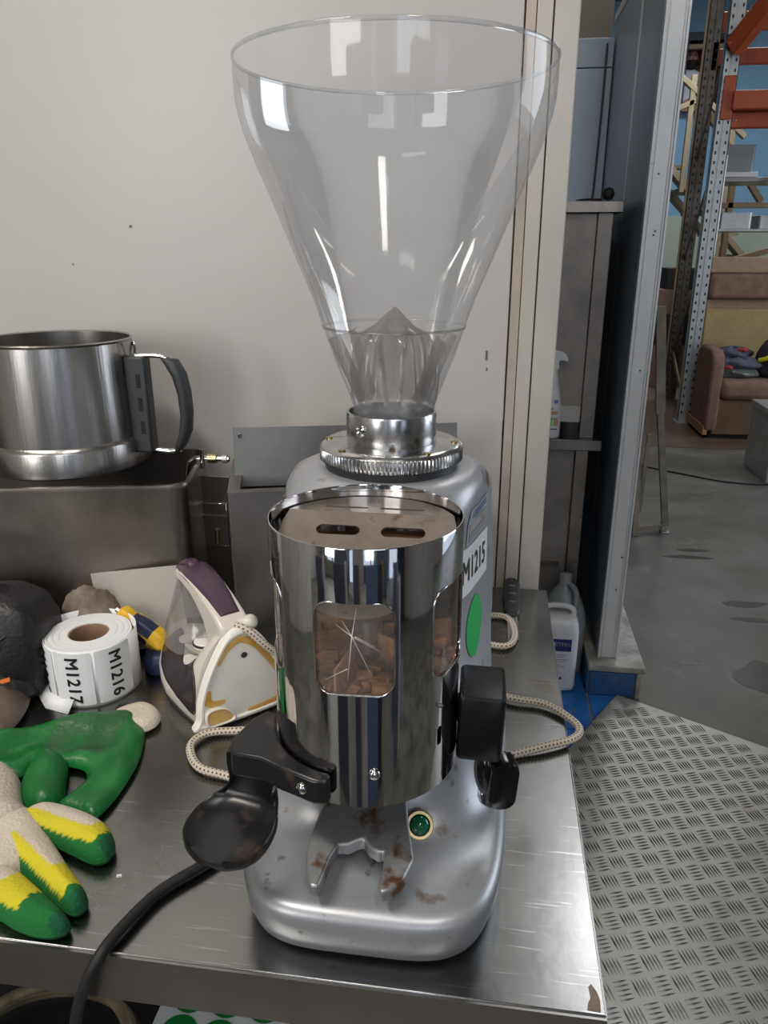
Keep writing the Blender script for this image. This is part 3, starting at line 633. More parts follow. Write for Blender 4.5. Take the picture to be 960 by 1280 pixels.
win = B().lathe([(DR - 0.0018, 0.198), (DR - 0.0018, 0.278)], 96, a0=math.radians(-90 - 108), a1=math.radians(18)).build('window_sheet', M['window'], hood, smooth=80)
crk = B()
cw = lambda u, v: (DR * math.cos(-PI / 2 + u / DR) * 0.968, DR * math.sin(-PI / 2 + u / DR) * 0.968, 0.2385 + v)
for (u0, v0, u1, v1) in ((0, 0.008, 0.017, -0.002), (0, 0.008, 0.011, -0.016), (0, 0.008, -0.003, -0.022), (0, 0.008, 0.003, 0.026), (0, 0.008, -0.010, 0.015), (0, 0.008, -0.006, 0.018), (-0.003, -0.014, -0.018, -0.024), (0.002, 0.008, 0.014, 0.001)):
    crk.cyl(cw(u0 + 0.001, v0 + 0.001), cw(u1 + 0.001, v1 + 0.001), 0.00035, 5, 0.00012)
crk.build('crack', M['white_paper'], win)
# inside of the doser
B().lathe([(0.0, 0.232), (0.010, 0.230), (0.012, 0.212), (0.0135, 0.203)], 40).build('hub', M['warm_steel'], hood, smooth=40)
for k in range(6):
    a = PI / 3 * k + 0.35; c_, s_ = math.cos(a), math.sin(a)
    B().bar((0.012 * c_, 0.012 * s_, 0.2125), (0.0595 * c_, 0.0595 * s_, 0.2125), 0.0016, 0.020).build('vane', M['coffee'], hood)
rnd = random.Random(3); g = B()
for i in range(150):
    a = rnd.uniform(0, 2 * PI); r_ = rnd.uniform(0.015, 0.056); s_ = rnd.uniform(0.002, 0.0065); q = Matrix.Translation((r_ * math.cos(a), r_ * math.sin(a), 0.2035)) @ Matrix.Rotation(rnd.uniform(0, 3), 4, 'Z') @ Matrix.Rotation(rnd.uniform(-.5, .5), 4, 'X')
    g.box(-s_, s_, -s_ * .7, s_ * .7, -0.001, s_ * 0.8, q)
gr = g.build('coffee_grounds', M['coffee'], hood); gr['kind'] = 'stuff'
B().lathe([(0.0, 0.201), (0.0608, 0.201), (0.0608, 0.196), (0.0, 0.196)], 64).build('doser_floor', M['coffee'], hood, smooth=40)
B().box(-0.024, 0.022, 0.020, 0.058, 0.215, 0.262).build('chute', M['coffee'], hood, bevel=0.003)
# slotted grid under the open top
def grid_part(name, quad, slots, m):
    """plate spanned by origin, axis u, axis v (metric) with outline and slot list in (u, v)"""
    o_, U, V, outl = quad; U = Vector(U).normalized(); V = Vector(V).normalized(); Nn = U.cross(V)
    mt = Matrix((( U.x, V.x, Nn.x, o_[0]), (U.y, V.y, Nn.y, o_[1]), (U.z, V.z, Nn.z, o_[2]), (0, 0, 0, 1)))
    p = B().prism(outl, -0.0006, 0.0006).build(name, m, hood); cs = []
    for (su, sv, sl, sh) in slots:
        c = B().prism([(su + x, sv + y) for x, y in rrect(sl, sh, sh * 0.48, 6)], -0.01, 0.01).build('c', None); c.parent = hood; cs.append(c)
    bake_bool(p, cs); p.matrix_local = mt; return p
R_ = 0.0590
back_out = [(R_ * math.cos(a), R_ * math.sin(a)) for a in [math.radians(19 + k * (142 / 24)) for k in range(25)]]
grid = grid_part('grid_top', ((0, 0, 0.2975), (1, 0, 0), (0, 1, -0.05), back_out), [(-0.018, 0.030, 0.030, 0.004), (0.020, 0.030, 0.030, 0.004)], M['warm_steel'])
fo = []
y0 = R_ * math.sin(math.radians(19))
for k in range(25):
    a = math.radians(161 + k * (218 / 24)); x, y = R_ * math.cos(a), R_ * math.sin(a); fo.append((x * 0.995, (y - y0) * 1.11))
grid_part('grid_slope', ((0, y0, 0.2975 - y0 * 0.05), (1, 0, 0), (0, 1, 0.5), fo), [(-0.0195, -0.0165, 0.029, 0.0085), (0.0235, -0.0165, 0.029, 0.0085), (-0.0175, -0.0400, 0.026, 0.0085), (0.0195, -0.0400, 0.026, 0.0085), (0.0, -0.062, 0.026, 0.008)], M['warm_steel'])
for (ang, z, k, r_) in ((13, 0.1515, 'chrome', 0.0038), (56, 0.1885, 'galv_dark', 0.0016)):
    s = B().lathe([(r_, 0), (r_, 0.0012), (r_ * .7, 0.0025), (0, 0.003)], 18).build('screw', M[k], hood, smooth=60)
    a = math.radians(ang - 90); s.location = (DR * math.cos(a), DR * math.sin(a), z); s.rotation_euler = (PI / 2, 0, a + PI / 2)
B().lathe([(0, DZ0 + 0.004), (DR - 0.0015, DZ0 + 0.004), (DR - 0.0015, DZ0 + 0.01), (0, DZ0 + 0.01)], 64).build('doser_base', M['greyp'], hood, smooth=40)
# black lever housing on the left of the doser and its thumb paddle
lv = B()
hug = [(0.0015 + 0.0642 * math.cos(math.radians(a)), DY + 0.0642 * math.sin(math.radians(a))) for a in range(-102, -176, -8)]
up_ = hug + [(-0.0700, -0.138), (-0.078, -0.148), (-0.0865, -0.172), (-0.082, -0.186), (-0.060, -0.1885), (-0.046, -0.196), (-0.022, -0.2055), (-0.0125, -0.2055)]
tp = [(x, y, 0.150 + 0.004 * max(0, (y + 0.17) / 0.06)) for x, y in up_]; bt = [(x, y, 0.1315) for x, y in up_]
arm = lv.loft([bt, tp]).build('lever_bracket', M['blackp'], G, bevel=0.0018)
# curved blade: spine from the bracket down and forward to a round pad
sp = [(-0.066, -0.183, 0.149, 0.0195), (-0.068, -0.180, 0.138, 0.0190), (-0.071, -0.174, 0.124, 0.0175), (-0.075, -0.167, 0.110, 0.0180), (-0.078, -0.168, 0.099, 0.0225), (-0.081, -0.178, 0.0935, 0.0285), (-0.084, -0.190, 0.0915, 0.0312), (-0.0865, -0.203, 0.090, 0.0295), (-0.088, -0.213, 0.089, 0.0225), (-0.089, -0.2185, 0.0885, 0.011)]
sp = [Vector(s) for s in sp]; rg = []
dirx = Vector((0.97, -0.22, 0)).normalized()
fine = []
for i in range(len(sp) - 1):
    a, b, c, d = sp[max(i - 1, 0)], sp[i], sp[i + 1], sp[min(i + 2, len(sp) - 1)]
    for k in range(5):
        t = k / 5; fine.append(0.5 * ((2 * b) + (c - a) * t + (2 * a - 5 * b + 4 * c - d) * t * t + (3 * b - a - 3 * c + d) * t ** 3))
fine.append(sp[-1])
for i, s in enumerate(fine):
    w_ = s.w; p = s.xyz; t = (fine[min(i + 1, len(fine) - 1)].xyz - fine[max(i - 1, 0)].xyz).normalized(); nn = dirx.cross(t).normalized()
    th = 0.0045; ring = []
    for (u, v) in ((-1, -.3), (-.97, -.8), (-.9, -1), (0, -1), (.9, -1), (.97, -.8), (1, -.3), (1, .9), (.97, 1.15), (.90, 1.0), (.8, .35), (.4, .12), (0, .05), (-.4, .12), (-.8, .35), (-.90, 1.0), (-.97, 1.15), (-1, .9)):
        ring.append(tuple(p + dirx * (u * w_) - nn * (v * th)))
    rg.append(ring)
B().loft(rg).build('lever_paddle', M['blackp'], G, smooth=50)
s = B().lathe([(0.0042, 0), (0.0042, 0.001), (0.003, 0.0025), (0, 0.003)], 18).build('bracket_screw', M['chrome'], G, smooth=60); s.location = (-0.030, -0.2020, 0.1405); s.rotation_euler = (PI / 2, 0, math.radians(-20))
# black knobs on the right of the doser
kb_ = B().loft([[(x * k, y_, z * k) for x, z in rrect(0.0315, 0.051, 0.004)] for y_, k in ((-0.0215, 0.90), (-0.020, 0.98), (-0.016, 1.0), (0.02, 1.0), (0.022, 0.95))])
o = kb_.build('pull_handle', M['blackm'], G, smooth=40); o.location = (0.0805, -0.128, 0.1570); o.rotation_euler = (0, math.radians(1.5), math.radians(1))
B().cyl((0.058, -0.118, 0.155), (0.072, -0.122, 0.155), 0.01, 16).build('handle_shaft', M['blackp'], G, smooth=40)
sw = []
for i in range(13):
    t = i / 12; a = -1 + 2 * t; r_ = math.sqrt(max(0.02, 1 - a * a)) ; sw.append([(0.010 * r_ * math.cos(2 * PI * k / 24), 0.012 * r_ * math.sin(2 * PI * k / 24), 0.022 * a) for k in range(24)])
o = B().loft(sw).build('switch_knob', M['blackg'], G, smooth=60); o.location = (0.0875, -0.127, 0.1075); o.rotation_euler = (math.radians(4), math.radians(-6), math.radians(10))
kb2 = B().loft([[(x * k, y_, z * k) for x, z in rrect(0.021, 0.040, 0.009)] for y_, k in ((-0.009, 0.8), (-0.008, 0.95), (-0.005, 1.0), (0.006, 1.0), (0.008, 0.9))])
o = kb2.build('switch_lobe', M['blackg'], G, smooth=40); o.location = (0.0970, -0.133, 0.1060); o.rotation_euler = (0, math.radians(4), math.radians(14))
B().lathe([(0.011, 0), (0.011, 0.004), (0.008, 0.006), (0.0, 0.006)], 24).build('switch_collar', M['chrome'], G, loc=(0.090, -0.120, 0.085), smooth=40, rot=(math.radians(70), 0, math.radians(35)))
# stickers on the right flank: mapped on the casting itself (u along the flank to the back, v up)
def flank(z, y, off=0.0006):
    s_ = sec_at(z); lo, hi = -PI / 2, 0.9
    for _ in range(40):
        mid = (lo + hi) / 2
        if body_pt(mid, s_)[1] < y: lo = mid
        else: hi = mid
    p = Vector(body_pt(lo, s_)); q = Vector(body_pt(lo + 0.01, s_)); d = (q - p).normalized(); nrm = Vector((d.y, -d.x, 0)).normalized()
    return p + nrm * off
def on_flank(yc, zc, tilt=0.0, off=0.0006):
    ct, st_ = math.cos(tilt), math.sin(tilt)
    return lambda u, v: flank(zc + u * st_ + v * ct, yc + u * ct - v * st_, off)
def decal(name, me, fn, m, parent, cut=0.0): return link(name, warp(me, fn, cut), m, parent)
lbl = decal('number_label', sheet(0.100, 0.040, 30, 8), on_flank(-0.012, 0.2205, math.radians(-6)), M['white_paper'], G)
decal('label_number', text_mesh('M1215', 0.0262, bold=0.03), on_flank(-0.009, 0.2195, math.radians(-6), 0.001), M['ink'], lbl, 0.006)
decal('green_dot', disc(0.0265, 48, 6), on_flank(-0.012, 0.165), M['green_dot'], G)
ip = decal('rating_plate', sheet(0.070, 0.030, 20, 6), on_flank(-0.002, 0.257, math.radians(-4)), mat('rating_plate_foil', (0.50, 0.54, 0.60), 0.35, 0.3), G)
for i, (v, l, k) in enumerate([(0.011, 0.050, 'inkblue'), (0.0075, 0.054, 'inkblue'), (0.004, 0.030, 'inkgrey')]):
    me = sheet(l, 0.0018, 16, 1); 
    for vx in me.vertices: vx.co.y += v
    decal('print_line', me, on_flank(-0.002, 0.257, math.radians(-4), 0.001), M[k], ip)
me = sheet(0.062, 0.007, 16, 1)
for vx in me.vertices: vx.co.y -= 0.0095
decal('print_band', me, on_flank(-0.002, 0.257, math.radians(-4), 0.001), M['inkgrey'], ip)
me = sheet(0.062, 0.0065, 16, 1)
for vx in me.vertices: vx.co.y -= 0.0012
decal('print_band', me, on_flank(-0.002, 0.257, math.radians(-4), 0.001), M['trim'], ip)
# bolt at the left shoulder of the casting
s = B().lathe([(0.005, 0), (0.005, 0.006), (0.003, 0.008), (0, 0.008)], 6).build('shoulder_bolt', M['galv_dark'], G, loc=(-0.086, 0.01, 0.262), rot=(0, math.radians(-90), 0))
tube('power_cord', [(-0.075, -0.06, 0.012), (-0.096, -0.09, 0.007), (-0.125, -0.134, 0.006), (-0.153, -0.170, 0.006), (-0.166, -0.207, 0.007), (-0.1715, -0.2275, 0.004), (-0.180, -0.2345, -0.014), (-0.192, -0.235, -0.05), (-0.205, -0.232, -0.12), (-0.2, -0.2, -0.3)], 0.0042, M['rubber'], G, 12)
# ---------------------------------------------------------------- steam iron
I = empty('steam_iron', (-0.166, 0.066, T), math.radians(43))
I.scale = (1, 1, 0.90)
tag(I, 'cream and purple steam iron with a yellow-scorched heel plate, beside the grinder on the left', 'iron')
def ihw(y):   # half width of the sole
    t = y / 0.17; return 0.0475 * (1.0 + 0.5 * min(t, .40)) * math.sqrt(max(0.0, 1 - max(0, t - 0.12) ** 2.2 / 0.78)) if t < 1 else 0.001
def ipoly(y, hw, top, n=14):
    out = []
    prof = [(0.0, 0.93), (0.12, 1.0), (0.30, 1.0), (0.5, 0.93), (0.68, 0.80), (0.82, 0.62), (0.93, 0.40), (1.0, 0.18)]
    for h, k in prof: out.append((-hw * k, y, 0.004 + h * (top - 0.004)))
    for h, k in reversed(prof): out.append((hw * k, y, 0.004 + h * (top - 0.004)))
    return out
tops = [(0.0, 0.114), (0.012, 0.112), (0.022, 0.100), (0.032, 0.082), (0.045, 0.070), (0.07, 0.066), (0.10, 0.064), (0.125, 0.058), (0.145, 0.050), (0.16, 0.038), (0.168, 0.028)]
def itop(y):
    for (a, b), (c, d) in zip(tops, tops[1:]):
        if y <= c: return b + (d - b) * (y - a) / (c - a)
    return tops[-1][1]
ib = B().loft([ipoly(y, ihw(y), z) for y, z in tops]).build('body', M['iron_white'], I, smooth=50)
sole = []
for k in range(33):
    y = 0.172 * (1 - math.cos(PI * k / 32)) / 2 - 0.002; sole.append((-(ihw(max(0, y)) * 0.95), y))
sole += [(-x, y) for x, y in reversed(sole)]
B().prism(sole, 0.0, 0.0045).build('soleplate', M['steel_dull'], I, bevel=0.001)
hpoly = [(-0.0475, 0.004), (-0.0490, 0.018), (-0.0465, 0.040), (-0.039, 0.064), (-0.028, 0.088), (-0.016, 0.108), (-0.006, 0.1165), (0.006, 0.1170), (0.020, 0.108), (0.034, 0.084), (0.046, 0.056), (0.0500, 0.030), (0.0495, 0.010), (0.044, 0.004)]
hs = smooth_poly(hpoly, 4)
def scl(p, k, cx=0.0, cz=0.055): return [((x - cx) * k + cx, (z - cz) * k + cz) for x, z in p]
heel = B().loft([[(x, -0.001, z) for x, z in hs], [(x, -0.008, z) for x, z in hs], [(x, -0.0105, z) for x, z in scl(hs, 0.95)], [(x, -0.0105, z) for x, z in scl(hs, 0.90)], [(x, -0.0080, z) for x, z in scl(hs, 0.865)]]).build('heel_plate', M['iron_heel'], I, smooth=45)
# scorched rim pieces of the heel plate: coloured bands lying in the groove
def band(pts, w0, name):
    P = spline([(x, -0.0086, z) for x, z in pts], 8); b = B(); ra = []
    for i, p in enumerate(P):
        t = (P[min(i + 1, len(P) - 1)] - P[max(i - 1, 0)]).normalized(); s = Vector((t.z, 0, -t.x)); ww = w0 * (0.35 + 0.65 * math.sin(PI * min(1, max(0.0, i / (len(P) - 1)))) ** .6)
        ra.append([tuple(p - s * ww), tuple(p + Vector((0, -0.0007, 0))), tuple(p + s * ww), tuple(p + Vector((0, 0.0012, 0)))])
    b.loft(ra).build(name, M['amber'], heel, smooth=60)
band([(-0.024, 0.080), (-0.014, 0.096), (-0.002, 0.1035), (0.006, 0.102), (0.018, 0.092), (0.029, 0.074), (0.038, 0.056), (0.0415, 0.044)], 0.0040, 'scorched_rim')
band([(0.041, 0.035), (0.0415, 0.022), (0.038, 0.014), (0.020, 0.0115), (0.004, 0.0125)], 0.0038, 'scorched_rim')
band([(-0.036, 0.052), (-0.038, 0.040), (-0.032, 0.0335), (-0.02, 0.034)], 0.0042, 'scorched_rim')
rc = smooth_poly([(-0.039, 0.011), (-0.040, 0.024), (-0.033, 0.028), (-0.022, 0.025), (-0.0135, 0.014), (-0.016, 0.0095), (-0.030, 0.009)], 4)
cx_, cz_ = -0.028, 0.018
B().loft([[(x, -0.0078, z) for x, z in scl(rc, 1.22, cx_, cz_)], [(x, -0.0125, z) for x, z in scl(rc, 1.2, cx_, cz_)], [(x, -0.0130, z) for x, z in scl(rc, 1.08, cx_, cz_)], [(x, -0.0105, z) for x, z in scl(rc, 0.98, cx_, cz_)]]).build('foot_recess', M['iron_heel'], heel, smooth=45)
B().loft([[(x, -0.0103, z) for x, z in scl(rc, 0.96, cx_, cz_)], [(x, -0.0113, z) for x, z in scl(rc, 0.93, cx_, cz_)]]).build('scorched_recess', M['amber'], heel)
B().lathe([(0.0034, 0.0), (0.0034, 0.001), (0.0018, 0.0016), (0.0, 0.0004)], 20).build('screw', M['greyp'], heel, loc=(0.004, -0.008, 0.0835), rot=(PI / 2, 0, 0))
# handle: cream arch with purple cap
outer = [(-0.006, 0.100), (-0.003, 0.118), (0.010, 0.127), (0.035, 0.137), (0.060, 0.1445), (0.085, 0.1485), (0.105, 0.149), (0.1235, 0.143)]
inner = [(0.118, 0.135), (0.100, 0.1335), (0.080, 0.130), (0.060, 0.121), (0.045, 0.108), (0.036, 0.092), (0.033, 0.075), (0.033, 0.058)]
hb = B(); prof = outer + inner + [(0.004, 0.055), (-0.004, 0.075)]
hb.loft([[(x * k + 0.0, y, z) for y, z in ([((y - .05) * q + .05, (z - .11) * q + .11) for y, z in prof])] for x, k, q in ((-0.0165, 1, .93), (-0.013, 1, 1), (0.013, 1, 1), (0.0165, 1, .93))])
hd_ = hb.build('handle', M['iron_white'], I, bevel=0.002)
cap = [(0.010, 0.1272), (0.035, 0.1372), (0.060, 0.1447), (0.085, 0.1487), (0.105, 0.1492), (0.124, 0.1435)]
cl = []
for i, (y, z) in enumerate(cap):
    w_ = (0.010, 0.0125, 0.0142, 0.0148, 0.0145, 0.012)[i]
    cl.append([(-w_ - .002, y, z - 0.006), (-w_, y, z + 0.001), (-w_ * .5, y, z + 0.0028), (w_ * .5, y, z + 0.0028), (w_, y, z + 0.001), (w_ + .002, y, z - 0.006), (0, y, z - 0.003)])
B().loft(cl).build('handle_cap', M['purple'], I, smooth=60)
B().loft([[(0.75 * w_ * math.cos(a), y, z + w_ * 0.45 * math.sin(a)) for a in [2 * PI * k / 16 for k in range(16)]] for y, z, w_ in ((0.098, 0.151, 0.004), (0.104, 0.152, 0.010), (0.116, 0.149, 0.013), (0.128, 0.142, 0.013), (0.135, 0.133, 0.009), (0.137, 0.130, 0.003))]).build('spray_button', M['purple'], I, smooth=60)
# clear tank that forms the front column
tk = []
for z, yc, ry, rx in ((0.055, 0.098, 0.052, 0.0400), (0.070, 0.098, 0.048, 0.0370), (0.085, 0.098, 0.043, 0.0325), (0.100, 0.101, 0.037, 0.0270), (0.115, 0.105, 0.030, 0.021), (0.128, 0.109, 0.023, 0.0165), (0.137, 0.112, 0.016, 0.013)):
    tk.append([(rx * math.cos(2 * PI * k / 40), yc + ry * math.sin(2 * PI * k / 40), z) for k in range(40)])
B().loft(tk, False, False).build('water_tank', M['tank'], I, smooth=70)
B().lathe([(0.026, 0), (0.027, 0.004), (0.0, 0.005)], 32).build('control_deck', mat('pale_grey_plastic', (0.40, 0.38, 0.36), 0.4), I, loc=(-0.004, 0.062, 0.066), smooth=40)
dl = B().lathe([(0.0135, 0), (0.0135, 0.005), (0.012, 0.007), (0, 0.0072)], 32).build('steam_dial', M['iron_heel'], I, loc=(-0.012, 0.052, 0.071), smooth=40)
B().lathe([(0.0125, 0.0058), (0.0145, 0.0055), (0.0145, 0.0035)], 32).build('dial_ring', M['greyp'], dl)
B().lathe([(0.008, 0), (0.008, 0.003), (0, 0.0035)], 24).build('spray_cap', M['iron_heel'], I, loc=(-0.024, 0.078, 0.069), smooth=40)
# purple flank panel lying on the left side of the body
def iflank(y, z):
    top = itop(max(0, y)); h = max(0, min(1, (z - 0.004) / (top - 0.004)))
    prof = [(0.0, 0.93), (0.12, 1.0), (0.30, 1.0), (0.5, 0.93), (0.68, 0.80), (0.82, 0.62), (0.93, 0.40), (1.0, 0.18)]
    for (a, b), (c, d) in zip(prof, prof[1:]):
        if h <= c: k = b + (d - b) * (h - a) / (c - a); break
    return (-(ihw(max(0, y)) * k + 0.0012), y, z)
vpts = smooth_poly([(0.004, 0.020), (0.0, 0.040), (0.003, 0.058), (0.012, 0.069), (0.026, 0.074), (0.038, 0.064), (0.052, 0.054), (0.075, 0.058), (0.105, 0.060), (0.135, 0.053), (0.130, 0.042), (0.100, 0.034), (0.065, 0.030), (0.030, 0.025)], 3)
bm = bmesh.new(); vs = [bm.verts.new((x, y, 0)) for x, y in vpts]; f = bm.faces.new(vs); me = bpy.data.meshes.new('flank_panel'); bm.to_mesh(me); bm.free()
warp(me, lambda u, v: iflank(u, v), 0.006)
fp = link('flank_panel', me, M['purple2'], I, smooth=60)
md = fp.modifiers.new('s', 'SOLIDIFY'); md.thickness = 0.0012; md.offset = 0
B().lathe([(0.0085, 0), (0.009, 0.010), (0.0075, 0.018), (0.0055, 0.020)], 24, True, True).build('cord_sleeve', M['iron_white'], I, loc=(0.006, 0.006, 0.112), rot=(math.radians(62), 0, math.radians(48)), smooth=50)
# braided cord in world coordinates, child of the iron
mi = (Matrix.Translation((-0.166, 0.066, T)) @ Matrix.Rotation(math.radians(43), 4, 'Z') @ Matrix.Diagonal((1, 1, 0.9, 1))).inverted()
cpts = [(-0.166, 0.066, 1.006), (-0.152, 0.064, 1.002), (-0.132, 0.072, 0.978), (-0.110, 0.10, 0.945), (-0.112, 0.160, 0.909), (-0.03, 0.235, 0.905), (0.075, 0.245, 0.905), (0.112, 0.246, 0.905), (0.121, 0.283, 0.905), (0.105, 0.325, 0.905), (0.04, 0.30, 0.905), (0.03, 0.22, 0.905),
        (0.06, 0.165, 0.906), (0.108, 0.131, 0.9065), (0.149, 0.123, 0.906), (0.1765, 0.098, 0.9045), (0.181, 0.080, 0.9045), (0.170, 0.063, 0.906), (0.144, 0.048, 0.9065), (0.109, 0.031, 0.9045), (0.05, 0.0, 0.9042), (-0.05, -0.045, 0.9042), (-0.110, -0.045, 0.9045), (-0.146, -0.035, 0.9055), (-0.175, -0.028, 0.906), (-0.192, -0.008, 0.906), (-0.196, 0.010, 0.906), (-0.184, 0.026, 0.906), (-0.150, 0.036, 0.905), (-0.105, 0.050, 0.905)]
tube('braided_cord', [mi @ Vector(p) for p in cpts], 0.0041, M['cord'], I, 16, 10, 0.0042)
# ---------------------------------------------------------------- roll of number labels
R = empty('label_roll', (-0.347, 0.102, T)); tag(R, 'roll of white stickers printed with numbers M1217 and M1216, standing on the table', 'sticker roll')
RH = 0.066
B().lathe([(0.0215, 0.001), (0.0215, RH - 0.001), (0.0200, RH - 0.001), (0.0200, 0.001), (0.0215, 0.001)], 48).build('core', M['cardboard'], R, smooth=40)
B().lathe([(0, 0.004), (0.0200, 0.004)], 48).build('core_bottom', M['cardboard'], R)
bw = B()
for r0_, r1_ in ((0.0216, 0.0300), (0.0303, 0.0365), (0.0368, 0.0420), (0.0424, 0.0450)):
    bw.lathe([(r0_, 0.0), (r1_, 0.0), (r1_, RH), (r0_, RH), (r0_, 0.0)], 64)
bw.build('wound_paper', M['white_paper'], R, smooth=40)
sp_ = []
for k in range(120):
    a = math.radians(-190 + k * 3.2); r_ = 0.0462 + (0.0006 * k / 120) + max(0, (a - math.radians(-10))) * 0.0048
    sp_.append((r_ * math.cos(a), r_ * math.sin(a)))
ot = [[(x, y, 0.0) for x, y in sp_], [(x, y, RH + 0.001) for x, y in sp_]]
o = B().loft(ot, False, False, closed=False).build('loose_layer', M['white_paper'], R, smooth=60); md = o.modifiers.new('s', 'SOLIDIFY'); md.thickness = 0.0005
def rsurf(a0, zc, off): return lambda u, v: ((0.0466 + off + max(0, a0 + v / 0.0466 - math.radians(-10)) * .0048) * math.cos(a0 + v / 0.0466), (0.0466 + off + max(0, a0 + v / 0.0466 - math.radians(-10)) * .0048) * math.sin(a0 + v / 0.0466), zc - u)
for a_, tx in ((-86, 'M1217'), (-31, 'M1216'), (-141, 'M1218')):
    a0 = math.radians(a_)
    bm = bmesh.new(); f = bm.faces.new([bm.verts.new((x, y, 0)) for x, y in rrect(0.062, 0.0415, 0.002, 3)]); me = bpy.data.meshes.new('sticker'); bm.to_mesh(me); bm.free()
    lb = link('sticker', warp(me, rsurf(a0, RH / 2 + 0.001, 0.0006), 0.004), M['white_paper'], R)
    md = lb.modifiers.new('s', 'SOLIDIFY'); md.thickness = 0.0002
    link('number', warp(text_mesh(tx, 0.0188, bold=0.03), rsurf(a0, RH / 2 + 0.0005, 0.0011), 0.005), M['ink'], lb)
# free tail of the strip lying in front at the foot
tl = B().loft([[(-0.050, -0.028, 0.006), (-0.048, -0.034, 0.001), (-0.030, -0.052, 0.0005), (0.0, -0.060, 0.0005)], [(-0.0485, -0.016, 0.010), (-0.045, -0.020, 0.008), (-0.026, -0.040, 0.010), (0.002, -0.047, 0.012)]], False, False, closed=False).build('paper_tail', M['white_paper'], R, smooth=60)
md = tl.modifiers.new('s', 'SOLIDIFY'); md.thickness = 0.0004
# ---------------------------------------------------------------- gloves
import mathutils
def jit(x, y): return 0.045 * mathutils.noise.noise(Vector((x * 260, y * 260, 1)))
GREEN = (0.005, 0.14, 0.025); GREEN_D = (0.004, 0.085, 0.035); YEL = (0.60, 0.52, 0.02); CRM = (0.60, 0.52, 0.43)
gg = empty('work_glove', (-0.30, 0.0, T)); tag(gg, 'green rubber-coated work glove lying palm up beside the sticker roll', 'glove', 'work gloves')
def rel(P, c=(-0.30, 0.0)): return [(x - c[0], y - c[1]) for x, y in P]
gpalm = [(-0.42, -0.03), (-0.391, -0.019), (-0.385, -0.013), (-0.361, 0.004), (-0.33, 0.025), (-0.304, 0.041), (-0.281, 0.047), (-0.265, 0.039), (-0.25, 0.018), (-0.237, -0.023), (-0.234, -0.051), (-0.234, -0.078), (-0.237, -0.097), (-0.242, -0.105), (-0.257, -0.1), (-0.271, -0.098), (-0.280, -0.095), (-0.275, -0.081), (-0.271, -0.062), (-0.276, -0.050), (-0.286, -0.044), (-0.305, -0.044), (-0.321, -0.046), (-0.328, -0.052), (-0.331, -0.064), (-0.342, -0.069), (-0.358, -0.072), (-0.42, -0.08)]
gthumb = [(-0.332, -0.034), (-0.312, -0.034), (-0.296, -0.046), (-0.285, -0.070), (-0.276, -0.088), (-0.278, -0.101), (-0.288, -0.107), (-0.299, -0.105), (-0.313, -0.094), (-0.324, -0.076), (-0.329, -0.056)]
gcuff = [(-0.295, 0.040), (-0.286, 0.056), (-0.273, 0.064), (-0.259, 0.06), (-0.246, 0.047), (-0.243, 0.03), (-0.252, 0.018), (-0.270, 0.02)]
def gdye(x, y, d):
    n = mathutils.noise.noise(Vector((x * 40, y * 40, 3)))
    if -0.035 < x < 0.03 and -0.03 < y < 0.045 and n > -0.25: return (0.022, 0.105, 0.03)
    return tuple(c * (1 + 0.35 * n) for c in GREEN)
pillow('palm', smooth_poly(rel(gpalm), 3), 0.011, 0.012, M['glove_g'], gg, 0.0032, lambda x, y: 0.004 + 0.006 * max(0, -x * 8 + 0.2), gdye, 0.012, 2)
pillow('thumb', smooth_poly(rel(gthumb), 3), 0.024, 0.018, M['glove_g'], gg, 0.0028, lambda x, y: 0.006, gdye, 0.004, 5)
pillow('cuff', smooth_poly(rel(gcuff), 3), 0.011, 0.010, M['glove'], gg, 0.0028, lambda x, y: 0.0045, lambda x, y, d: CRM, 0.003, 6)
yg = empty('work_glove', (-0.27, -0.14, T)); tag(yg, 'cream knitted work glove with yellow and green dipped fingers near the front table edge', 'glove', 'work gloves')
c0 = (-0.27, -0.14)
ycuff = [(-0.42, -0.07), (-0.363, -0.063), (-0.354, -0.059), (-0.344, -0.06), (-0.328, -0.071), (-0.315, -0.087), (-0.304, -0.103), (-0.291, -0.113), (-0.288, -0.128), (-0.295, -0.138), (-0.304, -0.15), (-0.42, -0.15)]
ypalm = [(-0.42, -0.11), (-0.328, -0.114), (-0.311, -0.110), (-0.3, -0.106), (-0.286, -0.110), (-0.272, -0.121), (-0.262, -0.134), (-0.258, -0.151), (-0.262, -0.168), (-0.272, -0.186), (-0.29, -0.200), (-0.42, -0.205)]
fA = [(-0.300, -0.120), (-0.294, -0.106), (-0.283, -0.099), (-0.265, -0.100), (-0.242, -0.106), (-0.222, -0.115), (-0.209, -0.128), (-0.204, -0.140), (-0.207, -0.149), (-0.217, -0.152), (-0.233, -0.147), (-0.25, -0.141), (-0.268, -0.138), (-0.285, -0.136)]
fB = [(-0.303, -0.135), (-0.291, -0.120), (-0.273, -0.125), (-0.253, -0.141), (-0.231, -0.160), (-0.212, -0.175), (-0.201, -0.186), (-0.199, -0.195), (-0.206, -0.200), (-0.219, -0.195), (-0.241, -0.183), (-0.264, -0.172), (-0.285, -0.162), (-0.302, -0.150)]
fC = [(-0.320, -0.165), (-0.298, -0.155), (-0.283, -0.161), (-0.266, -0.170), (-0.246, -0.181), (-0.225, -0.193), (-0.208, -0.203), (-0.201, -0.211), (-0.206, -0.218), (-0.221, -0.2205), (-0.240, -0.217), (-0.260, -0.210), (-0.30, -0.205), (-0.33, -0.195)]
